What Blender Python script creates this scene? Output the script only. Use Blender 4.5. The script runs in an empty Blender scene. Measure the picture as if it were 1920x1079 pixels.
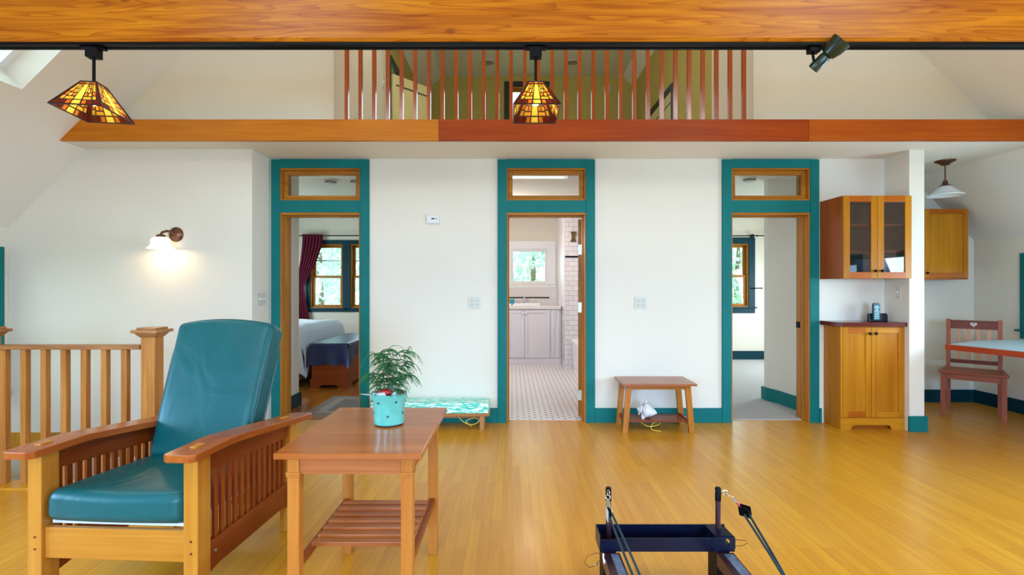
import bpy, bmesh, math, random
from mathutils import Vector, Matrix

random.seed(7)
PI = math.pi
sc = bpy.context.scene
COL = sc.collection

# ------------------------------------------------------------------ camera, world, daylight, exposure
cam_d = bpy.data.cameras.new('camera')
cam_d.sensor_width = 36.0
cam_d.lens = 18.0
cam_d.clip_start = 0.05
cam_d.clip_end = 200
cam = bpy.data.objects.new('camera', cam_d)
COL.objects.link(cam)
cam.location = (0, 0, 1.30)
cam.rotation_euler = (PI / 2, 0, 0)
sc.camera = cam

world = bpy.data.worlds.new('world')
sc.world = world
world.use_nodes = True
wn = world.node_tree.nodes
wn['Background'].inputs['Color'].default_value = (0.66, 0.88, 1.0, 1)
wn['Background'].inputs['Strength'].default_value = 4.6

sc.view_settings.view_transform = 'Standard'
sc.view_settings.look = 'None'
sc.view_settings.gamma = 1.0
sc.view_settings.use_curve_mapping = False
sc.view_settings.exposure = 0.46


def area(name, loc, direction, sx, sy, watts, color, spread=180):
    d = bpy.data.lights.new(name, 'AREA')
    d.shape = 'RECTANGLE'
    d.size = sx
    d.size_y = sy
    d.energy = watts
    d.color = color
    d.spread = math.radians(spread)
    o = bpy.data.objects.new(name, d)
    COL.objects.link(o)
    o.location = loc
    o.rotation_euler = Vector(direction).to_track_quat('-Z', 'Y').to_euler()
    return o


SKY = (0.37, 0.64, 1.08)
# area lamps added as daylight at mostly unseen windows, tilted to dim upper walls
area('daylight_gable_window', (-1.9, -3.05, 1.45), (0, 1, -0.42), 1.9, 1.5, 60, SKY, 92)
area('daylight_gable_window_b', (2.6, -3.05, 1.45), (0, 1, -0.42), 1.9, 1.5, 60, SKY, 92)
area('high_gable_fill', (0.4, -3.05, 3.7), (0, 1, -0.5), 2.0, 1.2, 14, (1.0, 0.93, 0.80), 130)  # added lamp at an invented, unseen window high in the gable
area('daylight_side_window', (-4.44, 0.8, 1.2), (1, 0, -0.4), 2.0, 1.1, 55, SKY, 110)
area('daylight_kitchen_window', (5.18, 3.1, 1.25), (-1, 0, -0.4), 1.6, 0.95, 66, (0.50, 0.76, 1.0), 165)
area('daylight_kitchen_window_b', (5.18, 0.5, 1.25), (-1, 0, -0.4), 1.8, 0.95, 55, SKY, 110)
area('bedroom_side_fill', (-4.44, 7.3, 1.3), (1, 0, -0.2), 1.4, 1.0, 26, (0.74, 0.90, 1.0))  # unseen side opening and lamp added to brighten the bedroom
area('carpet_room_side_fill', (5.18, 7.7, 1.2), (-1, 0, -0.2), 1.6, 1.0, 42, (0.80, 0.92, 1.0))  # lamp out of sight behind the doorway, added to brighten the carpeted room
area('daylight_roof_window', (-2.05, -0.2, 4.15), (0.4, 0, -1), 1.2, 1.0, 30, (1.0, 0.95, 0.85))
area('daylight_roof_window_b', (2.8, 0.2, 4.15), (-0.4, 0, -1), 1.2, 1.0, 30, (1.0, 0.95, 0.85))
area('loft_roof_fill', (-1.3, 5.4, 4.95), (0.8, 0, -1), 0.7, 0.7, 24, (1.0, 0.93, 0.80))  # added lamp hidden above the beam to lift the dim loft

# ------------------------------------------------------------------ materials
_M = {}


def _new(name):
    m = bpy.data.materials.new(name)
    m.use_nodes = True
    return m, m.node_tree.nodes, m.node_tree.links, m.node_tree.nodes['Principled BSDF']


def plain(name, col, rough=0.5, metal=0.0, var=0.0, scale=8.0, bump=0.0, coat=0.0, spec=0.5, emit=None, estr=0.0):
    if name in _M:
        return _M[name]
    m, N, L, b = _new(name)
    b.inputs['Base Color'].default_value = (*col, 1)
    b.inputs['Roughness'].default_value = rough
    b.inputs['Metallic'].default_value = metal
    b.inputs['Specular IOR Level'].default_value = spec
    b.inputs['Coat Weight'].default_value = coat
    b.inputs['Coat Roughness'].default_value = 0.12
    if emit:
        b.inputs['Emission Color'].default_value = (*emit, 1)
        b.inputs['Emission Strength'].default_value = estr
    tc = N.new('ShaderNodeTexCoord')
    n = N.new('ShaderNodeTexNoise')
    n.inputs['Scale'].default_value = scale
    n.inputs['Detail'].default_value = 5
    L.new(tc.outputs['Object'], n.inputs['Vector'])
    if var > 0:
        r = N.new('ShaderNodeValToRGB')
        r.color_ramp.elements[0].position = 0.3
        r.color_ramp.elements[1].position = 0.7
        r.color_ramp.elements[0].color = (*[max(0, c * (1 - var)) for c in col], 1)
        r.color_ramp.elements[1].color = (*[min(1, c * (1 + var)) for c in col], 1)
        L.new(n.outputs['Fac'], r.inputs['Fac'])
        L.new(r.outputs['Color'], b.inputs['Base Color'])
    if bump > 0:
        bp = N.new('ShaderNodeBump')
        bp.inputs['Strength'].default_value = bump
        bp.inputs['Distance'].default_value = 0.01
        L.new(n.outputs['Fac'], bp.inputs['Height'])
        L.new(bp.outputs['Normal'], b.inputs['Normal'])
    _M[name] = m
    return m


def wood(name, c1, c2, axis='x', rough=0.35, coat=0.25, fine=38.0, knots=False, stripe=0.0, big=3.0):
    key = name + '_' + axis
    if key in _M:
        return _M[key]
    m, N, L, b = _new(key)
    tc = N.new('ShaderNodeTexCoord')
    oi = N.new('ShaderNodeObjectInfo')
    add = N.new('ShaderNodeVectorMath')
    add.operation = 'MULTIPLY_ADD'
    comb = N.new('ShaderNodeCombineXYZ')
    for k in range(3):
        L.new(oi.outputs['Random'], comb.inputs[k])
    add.inputs[1].default_value = (7, 9, 11)
    L.new(comb.outputs[0], add.inputs[0])
    L.new(tc.outputs['Object'], add.inputs[2])
    mp = N.new('ShaderNodeMapping')
    s = [fine, fine, fine]
    s['xyz'.index(axis)] = fine / 22.0
    mp.inputs['Scale'].default_value = s
    L.new(add.outputs[0], mp.inputs['Vector'])
    n1 = N.new('ShaderNodeTexNoise')
    n1.inputs['Scale'].default_value = 1.0
    n1.inputs['Detail'].default_value = 6
    n1.inputs['Distortion'].default_value = 0.9
    L.new(mp.outputs[0], n1.inputs['Vector'])
    mp2 = N.new('ShaderNodeMapping')
    s2 = [big * 2.2] * 3
    s2['xyz'.index(axis)] = big / 5.0
    mp2.inputs['Scale'].default_value = s2
    L.new(add.outputs[0], mp2.inputs['Vector'])
    n2 = N.new('ShaderNodeTexNoise')
    n2.inputs['Scale'].default_value = 1.0
    n2.inputs['Detail'].default_value = 3
    n2.inputs['Distortion'].default_value = 1.5
    L.new(mp2.outputs[0], n2.inputs['Vector'])
    mx = N.new('ShaderNodeMath')
    mx.operation = 'MULTIPLY_ADD'
    mx.inputs[1].default_value = 0.5
    L.new(n1.outputs['Fac'], mx.inputs[0])
    h = N.new('ShaderNodeMath')
    h.operation = 'MULTIPLY'
    h.inputs[1].default_value = 0.5
    L.new(n2.outputs['Fac'], h.inputs[0])
    L.new(h.outputs[0], mx.inputs[2])
    r = N.new('ShaderNodeValToRGB')
    r.color_ramp.elements[0].position = 0.36
    r.color_ramp.elements[1].position = 0.64
    r.color_ramp.elements[0].color = (*c2, 1)
    r.color_ramp.elements[1].color = (*c1, 1)
    L.new(mx.outputs[0], r.inputs['Fac'])
    out = r.outputs['Color']
    if knots:
        # cathedral growth rings: a wave distorted along the board
        mp3 = N.new('ShaderNodeMapping')
        s3 = [8.0] * 3
        s3['xyz'.index(axis)] = 0.5
        mp3.inputs['Scale'].default_value = s3
        L.new(add.outputs[0], mp3.inputs['Vector'])
        w = N.new('ShaderNodeTexNoise')
        w.inputs['Scale'].default_value = 1.0
        w.inputs['Detail'].default_value = 2
        L.new(mp3.outputs[0], w.inputs['Vector'])
        f = N.new('ShaderNodeMath')
        f.operation = 'MULTIPLY'
        f.inputs[1].default_value = 22.0
        L.new(w.outputs['Fac'], f.inputs[0])
        fr = N.new('ShaderNodeMath')
        fr.operation = 'FRACT'
        L.new(f.outputs[0], fr.inputs[0])
        rr = N.new('ShaderNodeValToRGB')
        rr.color_ramp.elements[0].position = 0.0
        rr.color_ramp.elements[1].position = 0.45
        rr.color_ramp.elements[0].color = (0.52, 0.26, 0.12, 1)
        rr.color_ramp.elements[1].color = (1, 1, 1, 1)
        L.new(fr.outputs[0], rr.inputs['Fac'])
        mm = N.new('ShaderNodeMixRGB')
        mm.blend_type = 'MULTIPLY'
        mm.inputs['Fac'].default_value = 0.6
        L.new(out, mm.inputs[1])
        L.new(rr.outputs['Color'], mm.inputs[2])
        out = mm.outputs[0]
        v = N.new('ShaderNodeTexVoronoi')
        mp4 = N.new('ShaderNodeMapping')
        s4 = [5.5] * 3
        s4['xyz'.index(axis)] = 3.2
        mp4.inputs['Scale'].default_value = s4
        L.new(add.outputs[0], mp4.inputs['Vector'])
        L.new(mp4.outputs[0], v.inputs['Vector'])
        v.inputs['Scale'].default_value = 1.0
        kr = N.new('ShaderNodeValToRGB')
        kr.color_ramp.elements[0].position = 0.05
        kr.color_ramp.elements[1].position = 0.14
        kr.color_ramp.elements[0].color = (0.22, 0.08, 0.03, 1)
        kr.color_ramp.elements[1].color = (1, 1, 1, 1)
        L.new(v.outputs['Distance'], kr.inputs['Fac'])
        m3 = N.new('ShaderNodeMixRGB')
        m3.blend_type = 'MULTIPLY'
        m3.inputs['Fac'].default_value = 0.85
        L.new(out, m3.inputs[1])
        L.new(kr.outputs['Color'], m3.inputs[2])
        out = m3.outputs[0]
    if stripe > 0:
        # glued-up staves: blocks of slightly different tone across the grain
        sx = N.new('ShaderNodeSeparateXYZ')
        L.new(add.outputs[0], sx.inputs[0])
        k = 'xyz'.index('x' if axis != 'x' else 'y')
        dv = N.new('ShaderNodeMath')
        dv.operation = 'MULTIPLY'
        dv.inputs[1].default_value = 13.0
        L.new(sx.outputs[k], dv.inputs[0])
        fl = N.new('ShaderNodeMath')
        fl.operation = 'FLOOR'
        L.new(dv.outputs[0], fl.inputs[0])
        wn_ = N.new('ShaderNodeTexWhiteNoise')
        wn_.noise_dimensions = '1D'
        L.new(fl.outputs[0], wn_.inputs['W'])
        cr = N.new('ShaderNodeValToRGB')
        cr.color_ramp.elements[0].color = (1 - stripe, 1 - stripe * 1.25, 1 - stripe * 1.3, 1)
        cr.color_ramp.elements[1].color = (1, 1, 1, 1)
        L.new(wn_.outputs['Value'], cr.inputs['Fac'])
        m4 = N.new('ShaderNodeMixRGB')
        m4.blend_type = 'MULTIPLY'
        m4.inputs['Fac'].default_value = 1.0
        L.new(out, m4.inputs[1])
        L.new(cr.outputs['Color'], m4.inputs[2])
        out = m4.outputs[0]
    L.new(out, b.inputs['Base Color'])
    b.inputs['Roughness'].default_value = rough
    b.inputs['Coat Weight'].default_value = coat * 0.25
    b.inputs['Specular IOR Level'].default_value = 0.18
    b.inputs['Coat Roughness'].default_value = 0.2
    bp = N.new('ShaderNodeBump')
    bp.inputs['Strength'].default_value = 0.08
    bp.inputs['Distance'].default_value = 0.002
    L.new(n1.outputs['Fac'], bp.inputs['Height'])
    L.new(bp.outputs['Normal'], b.inputs['Normal'])
    _M[key] = m
    return m


def floor_mat(name, ca, cb, cm, row, length, rough):
    m, N, L, b = _new(name)
    tc = N.new('ShaderNodeTexCoord')
    mp = N.new('ShaderNodeMapping')
    mp.inputs['Rotation'].default_value = (0, 0, PI / 2)
    L.new(tc.outputs['Object'], mp.inputs['Vector'])
    br = N.new('ShaderNodeTexBrick')
    br.offset = 0.37
    br.inputs['Scale'].default_value = 1.0
    br.inputs['Mortar Size'].default_value = 0.0009
    br.inputs['Mortar Smooth'].default_value = 0.4
    br.inputs['Bias'].default_value = 0.0
    br.inputs['Brick Width'].default_value = length
    br.inputs['Row Height'].default_value = row
    br.inputs['Color1'].default_value = (*ca, 1)
    br.inputs['Color2'].default_value = (*cb, 1)
    br.inputs['Mortar'].default_value = (*cm, 1)
    L.new(mp.outputs[0], br.inputs['Vector'])
    mp2 = N.new('ShaderNodeMapping')
    mp2.inputs['Scale'].default_value = (40, 2.2, 10)
    L.new(tc.outputs['Object'], mp2.inputs['Vector'])
    n = N.new('ShaderNodeTexNoise')
    n.inputs['Scale'].default_value = 1.0
    n.inputs['Detail'].default_value = 5
    L.new(mp2.outputs[0], n.inputs['Vector'])
    r = N.new('ShaderNodeValToRGB')
    r.color_ramp.elements[0].position = 0.3
    r.color_ramp.elements[1].position = 0.7
    r.color_ramp.elements[0].color = (0.86, 0.84, 0.80, 1)
    r.color_ramp.elements[1].color = (1, 1, 1, 1)
    L.new(n.outputs['Fac'], r.inputs['Fac'])
    mm = N.new('ShaderNodeMixRGB')
    mm.blend_type = 'MULTIPLY'
    mm.inputs['Fac'].default_value = 1.0
    L.new(br.outputs['Color'], mm.inputs[1])
    L.new(r.outputs['Color'], mm.inputs[2])
    L.new(mm.outputs[0], b.inputs['Base Color'])
    b.inputs['Roughness'].default_value = rough
    b.inputs['Specular IOR Level'].default_value = 0.3
    b.inputs['Coat Weight'].default_value = 0.15
    b.inputs['Coat Roughness'].default_value = 0.19
    n3 = N.new('ShaderNodeTexNoise')
    n3.inputs['Scale'].default_value = 6.0
    L.new(tc.outputs['Object'], n3.inputs['Vector'])
    bp = N.new('ShaderNodeBump')
    bp.inputs['Strength'].default_value = 0.05
    bp.inputs['Distance'].default_value = 0.01
    L.new(n3.outputs['Fac'], bp.inputs['Height'])
    L.new(bp.outputs['Normal'], b.inputs['Normal'])
    L.new(bp.outputs['Normal'], b.inputs['Coat Normal'])
    return m


def dot_tile_mat():
    m, N, L, b = _new('hex_mosaic_with_black_dots')
    tc = N.new('ShaderNodeTexCoord')

    def dots(ox, oy):
        mp = N.new('ShaderNodeMapping')
        mp.inputs['Scale'].default_value = (1 / 0.116, 1 / 0.10, 0)
        mp.inputs['Location'].default_value = (ox, oy, 0)
        L.new(tc.outputs['Object'], mp.inputs['Vector'])
        f = N.new('ShaderNodeVectorMath')
        f.operation = 'FRACTION'
        L.new(mp.outputs[0], f.inputs[0])
        s = N.new('ShaderNodeVectorMath')
        s.operation = 'SUBTRACT'
        s.inputs[1].default_value = (0.5, 0.5, 0)
        L.new(f.outputs[0], s.inputs[0])
        sc_ = N.new('ShaderNodeVectorMath')
        sc_.operation = 'MULTIPLY'
        sc_.inputs[1].default_value = (0.116, 0.10, 0)
        L.new(s.outputs[0], sc_.inputs[0])
        ln = N.new('ShaderNodeVectorMath')
        ln.operation = 'LENGTH'
        L.new(sc_.outputs[0], ln.inputs[0])
        return ln.outputs['Value']
    mn = N.new('ShaderNodeMath')
    mn.operation = 'MINIMUM'
    L.new(dots(0, 0), mn.inputs[0])
    L.new(dots(0.5, 0.5), mn.inputs[1])
    r = N.new('ShaderNodeValToRGB')
    r.color_ramp.elements[0].position = 0.0125
    r.color_ramp.elements[1].position = 0.0145
    r.color_ramp.elements[0].color = (0.01, 0.01, 0.012, 1)
    r.color_ramp.elements[1].color = (0.78, 0.74, 0.74, 1)
    L.new(mn.outputs[0], r.inputs['Fac'])
    L.new(r.outputs['Color'], b.inputs['Base Color'])
    b.inputs['Roughness'].default_value = 0.3
    return m


def subway_mat():
    m, N, L, b = _new('white_subway_tile')
    tc = N.new('ShaderNodeTexCoord')
    sp = N.new('ShaderNodeSeparateXYZ')
    L.new(tc.outputs['Object'], sp.inputs[0])
    ad = N.new('ShaderNodeMath')
    ad.operation = 'ADD'
    L.new(sp.outputs['X'], ad.inputs[0])
    L.new(sp.outputs['Y'], ad.inputs[1])
    cb = N.new('ShaderNodeCombineXYZ')
    L.new(ad.outputs[0], cb.inputs['X'])
    L.new(sp.outputs['Z'], cb.inputs['Y'])
    br = N.new('ShaderNodeTexBrick')
    br.inputs['Scale'].default_value = 1.0
    br.inputs['Mortar Size'].default_value = 0.003
    br.inputs['Brick Width'].default_value = 0.155
    br.inputs['Row Height'].default_value = 0.078
    br.inputs['Color1'].default_value = (0.80, 0.77, 0.76, 1)
    br.inputs['Color2'].default_value = (0.74, 0.71, 0.70, 1)
    br.inputs['Mortar'].default_value = (0.36, 0.33, 0.32, 1)
    L.new(cb.outputs[0], br.inputs['Vector'])
    L.new(br.outputs['Color'], b.inputs['Base Color'])
    b.inputs['Roughness'].default_value = 0.15
    return m


def glass_mat(name, tint=(0.96, 1, 0.99), refl=0.12):
    if name in _M:
        return _M[name]
    m, N, L, b = _new(name)
    out = N['Material Output']
    N.remove(b)
    t = N.new('ShaderNodeBsdfTransparent')
    t.inputs['Color'].default_value = (*tint, 1)
    g = N.new('ShaderNodeBsdfGlossy')
    g.inputs['Roughness'].default_value = 0.02
    fr = N.new('ShaderNodeFresnel')
    fr.inputs['IOR'].default_value = 1.45
    ml = N.new('ShaderNodeMath')
    ml.operation = 'MULTIPLY_ADD'
    ml.inputs[1].default_value = 0.8 if refl <= 0.2 else 0.35
    ml.inputs[2].default_value = refl * 0.2
    ml.use_clamp = True
    L.new(fr.outputs[0], ml.inputs[0])
    mx = N.new('ShaderNodeMixShader')
    L.new(ml.outputs[0], mx.inputs[0])
    L.new(t.outputs[0], mx.inputs[1])
    L.new(g.outputs[0], mx.inputs[2])
    L.new(mx.outputs[0], out.inputs['Surface'])
    _M[name] = m
    return m


def leaf_mat(name, c1, c2, trans=0.4):
    if name in _M:
        return _M[name]
    m, N, L, b = _new(name)
    out = N['Material Output']
    tc = N.new('ShaderNodeTexCoord')
    n = N.new('ShaderNodeTexNoise')
    n.inputs['Scale'].default_value = 3.0
    n.inputs['Detail'].default_value = 4
    L.new(tc.outputs['Object'], n.inputs['Vector'])
    r = N.new('ShaderNodeValToRGB')
    r.color_ramp.elements[0].position = 0.35
    r.color_ramp.elements[1].position = 0.65
    r.color_ramp.elements[0].color = (*c1, 1)
    r.color_ramp.elements[1].color = (*c2, 1)
    L.new(n.outputs['Fac'], r.inputs['Fac'])
    L.new(r.outputs['Color'], b.inputs['Base Color'])
    b.inputs['Roughness'].default_value = 0.55
    t = N.new('ShaderNodeBsdfTranslucent')
    L.new(r.outputs['Color'], t.inputs['Color'])
    mx = N.new('ShaderNodeMixShader')
    mx.inputs[0].default_value = trans
    L.new(b.outputs[0], mx.inputs[1])
    L.new(t.outputs[0], mx.inputs[2])
    L.new(mx.outputs[0], out.inputs['Surface'])
    _M[name] = m
    return m


def stained(name, col):
    """art glass: lets the bulb's light through and scatters it"""
    if name in _M:
        return _M[name]
    m, N, L, b = _new(name)
    out = N['Material Output']
    tc = N.new('ShaderNodeTexCoord')
    n = N.new('ShaderNodeTexNoise')
    n.inputs['Scale'].default_value = 25.0
    L.new(tc.outputs['Object'], n.inputs['Vector'])
    r = N.new('ShaderNodeValToRGB')
    r.color_ramp.elements[0].position = 0.3
    r.color_ramp.elements[1].position = 0.7
    r.color_ramp.elements[0].color = (*[c * 0.7 for c in col], 1)
    r.color_ramp.elements[1].color = (*col, 1)
    L.new(n.outputs['Fac'], r.inputs['Fac'])
    t = N.new('ShaderNodeBsdfTranslucent')
    L.new(r.outputs['Color'], t.inputs['Color'])
    L.new(r.outputs['Color'], b.inputs['Base Color'])
    b.inputs['Roughness'].default_value = 0.15
    mx = N.new('ShaderNodeMixShader')
    mx.inputs[0].default_value = 0.7
    L.new(b.outputs[0], mx.inputs[1])
    L.new(t.outputs[0], mx.inputs[2])
    L.new(mx.outputs[0], out.inputs['Surface'])
    _M[name] = m
    return m


def painted_board_mat():
    m, N, L, b = _new('worn_turquoise_and_white_paint')
    tc = N.new('ShaderNodeTexCoord')
    mp = N.new('ShaderNodeMapping')
    mp.inputs['Scale'].default_value = (6.5, 30, 30)
    L.new(tc.outputs['Object'], mp.inputs['Vector'])
    n = N.new('ShaderNodeTexNoise')
    n.inputs['Scale'].default_value = 1.3
    n.inputs['Detail'].default_value = 8
    n.inputs['Distortion'].default_value = 1.6
    L.new(mp.outputs[0], n.inputs['Vector'])
    r = N.new('ShaderNodeValToRGB')
    e = r.color_ramp.elements
    e[0].position = 0.42
    e[0].color = (0.06, 0.60, 0.45, 1)
    e[1].position = 0.58
    e[1].color = (0.85, 0.95, 0.88, 1)
    x = e.new(0.49)
    x.color = (0.12, 0.72, 0.56, 1)
    x = e.new(0.515)
    x.color = (0.72, 0.90, 0.80, 1)
    L.new(n.outputs['Fac'], r.inputs['Fac'])
    L.new(r.outputs['Color'], b.inputs['Base Color'])
    b.inputs['Roughness'].default_value = 0.45
    return m


def leather_mat():
    m, N, L, b = _new('teal_leather')
    b.inputs['Roughness'].default_value = 0.36
    b.inputs['Specular IOR Level'].default_value = 0.3
    tc = N.new('ShaderNodeTexCoord')
    n = N.new('ShaderNodeTexNoise')
    n.inputs['Scale'].default_value = 3.0
    n.inputs['Detail'].default_value = 3
    n.inputs['Distortion'].default_value = 2.0
    L.new(tc.outputs['Object'], n.inputs['Vector'])
    r = N.new('ShaderNodeValToRGB')
    r.color_ramp.elements[0].color = (0.001, 0.064, 0.071, 1)
    r.color_ramp.elements[1].color = (0.0015, 0.104, 0.110, 1)
    L.new(n.outputs['Fac'], r.inputs['Fac'])
    L.new(r.outputs['Color'], b.inputs['Base Color'])
    v = N.new('ShaderNodeTexNoise')
    v.inputs['Scale'].default_value = 260.0
    L.new(tc.outputs['Object'], v.inputs['Vector'])
    bp = N.new('ShaderNodeBump')
    bp.inputs['Strength'].default_value = 0.4
    bp.inputs['Distance'].default_value = 0.015
    L.new(n.outputs['Fac'], bp.inputs['Height'])
    bp2 = N.new('ShaderNodeBump')
    bp2.inputs['Strength'].default_value = 0.12
    bp2.inputs['Distance'].default_value = 0.001
    L.new(v.outputs['Fac'], bp2.inputs['Height'])
    L.new(bp.outputs['Normal'], bp2.inputs['Normal'])
    L.new(bp2.outputs['Normal'], b.inputs['Normal'])
    return m


WALL = plain('warm_white_wall_paint', (0.785, 0.725, 0.62), 0.75, var=0.015, scale=1.5, bump=0.02, spec=0.3)
CEIL = plain('white_ceiling_paint', (0.82, 0.77, 0.70), 0.8, var=0.01, scale=1.5, spec=0.25)
LOFTW = plain('yellow_cream_wall_paint', (0.50, 0.40, 0.11), 0.75, var=0.02, scale=2, spec=0.3)
LOFTC = plain('cream_ceiling_paint', (0.74, 0.72, 0.58), 0.8, spec=0.25)
TEAL = plain('teal_green_trim_paint', (0.001, 0.155, 0.150), 0.5, var=0.06, scale=5, spec=0.22)
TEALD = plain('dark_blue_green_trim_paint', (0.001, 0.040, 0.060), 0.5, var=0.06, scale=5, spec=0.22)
BLACKG = plain('black_green_trim_paint', (0.012, 0.016, 0.012), 0.5)
WHITE = plain('white_satin_paint', (0.82, 0.82, 0.84), 0.35, var=0.01)
PLATE = plain('ivory_plastic', (0.62, 0.61, 0.52), 0.4)
PLATEW = plain('white_plastic', (0.74, 0.75, 0.72), 0.4)
DARKP = plain('dark_slot', (0.04, 0.04, 0.04), 0.5)
BLACK = plain('black_painted_metal', (0.002, 0.002, 0.004), 0.5, var=0.2, spec=0.12)
BRONZE = plain('oil_rubbed_bronze', (0.16, 0.07, 0.04), 0.32, metal=0.8, var=0.3, scale=20)
CHROME = plain('chrome', (0.75, 0.75, 0.78), 0.14, metal=1.0)
NICKEL = plain('brushed_nickel_hinge', (0.50, 0.50, 0.40), 0.3, metal=0.8)
SPOTM = plain('dark_green_enamel', (0.003, 0.022, 0.015), 0.25, coat=0.2)
NAVYM = plain('navy_powder_coat', (0.0015, 0.003, 0.016), 0.32, var=0.2, spec=0.25)
MAROON = plain('dark_maroon_anodised_rail', (0.05, 0.016, 0.024), 0.28, metal=0.5, var=0.2)
ROPE = plain('dark_teal_cord', (0.006, 0.025, 0.035), 0.7, var=0.3, scale=200, bump=0.3)
YROPE = plain('yellow_cord', (0.75, 0.55, 0.05), 0.6)
GLASS = glass_mat('clear_window_glass')
CGLASS = glass_mat('smoky_cabinet_glass', (0.74, 0.72, 0.78), 0.3)
LEATHER = leather_mat()
PIPING = plain('dark_teal_piping', (0.004, 0.05, 0.075), 0.3)
CANVAS = plain('white_webbing', (0.66, 0.68, 0.74), 0.9)
FLOORM = floor_mat('maple_strip_floor', (0.70, 0.325, 0.020), (0.62, 0.262, 0.013), (0.42, 0.15, 0.008), 0.057, 0.85, 0.32)
FLOORB = floor_mat('red_fir_strip_floor', (0.50, 0.17, 0.022), (0.40, 0.12, 0.012), (0.16, 0.05, 0.006), 0.07, 1.2, 0.2)
CARPET = plain('pale_grey_carpet', (0.50, 0.485, 0.47), 0.95, var=0.12, scale=160, bump=0.5, spec=0.1)
HEX = dot_tile_mat()
SUBWAY = subway_mat()
BOARD = painted_board_mat()


def pine(a):      # big exposed beam
    return wood('honey_pine', (0.60, 0.215, 0.005), (0.36, 0.085, 0.002), a, 0.36, 0.25, 30, knots=True)


def fir(a):       # jambs, window sashes
    return wood('golden_fir', (0.50, 0.20, 0.020), (0.34, 0.11, 0.008), a, 0.35, 0.2, 45)


def firred(a):    # loft fascia, balusters
    return wood('reddish_fir', (0.40, 0.060, 0.002), (0.29, 0.036, 0.001), a, 0.4, 0.05, 45)


def firgold(a):
    return wood('amber_fir', (0.60, 0.19, 0.008), (0.48, 0.13, 0.004), a, 0.4, 0.05, 45)


def oak(a):       # stair railing
    return wood('rail_fir', (0.56, 0.255, 0.06), (0.38, 0.135, 0.025), a, 0.35, 0.2, 60)


def cherry(a):    # morris chair, side table
    return wood('cherry', (0.50, 0.185, 0.048), (0.36, 0.115, 0.026), a, 0.30, 0.3, 34)


def cherryd(a):   # cherry darkened to carry shade on the chair sides and low rails
    return wood('shaded_cherry', (0.27, 0.055, 0.008), (0.19, 0.030, 0.004), a, 0.30, 0.3, 34)


def cab(a):
    return wood('amber_maple', (0.62, 0.26, 0.012), (0.50, 0.17, 0.006), a, 0.28, 0.35, 26, stripe=0.28)


def cabred(a):
    return wood('red_amber_maple', (0.52, 0.135, 0.008), (0.40, 0.085, 0.004), a, 0.28, 0.35, 26, stripe=0.22)


def rosy(a):
    return wood('rosy_cherry', (0.40, 0.115, 0.065), (0.29, 0.07, 0.038), a, 0.35, 0.2, 34)


def chestw(a):
    return wood('cedar_red', (0.36, 0.075, 0.014), (0.25, 0.045, 0.007), a, 0.3, 0.3, 26)


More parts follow.
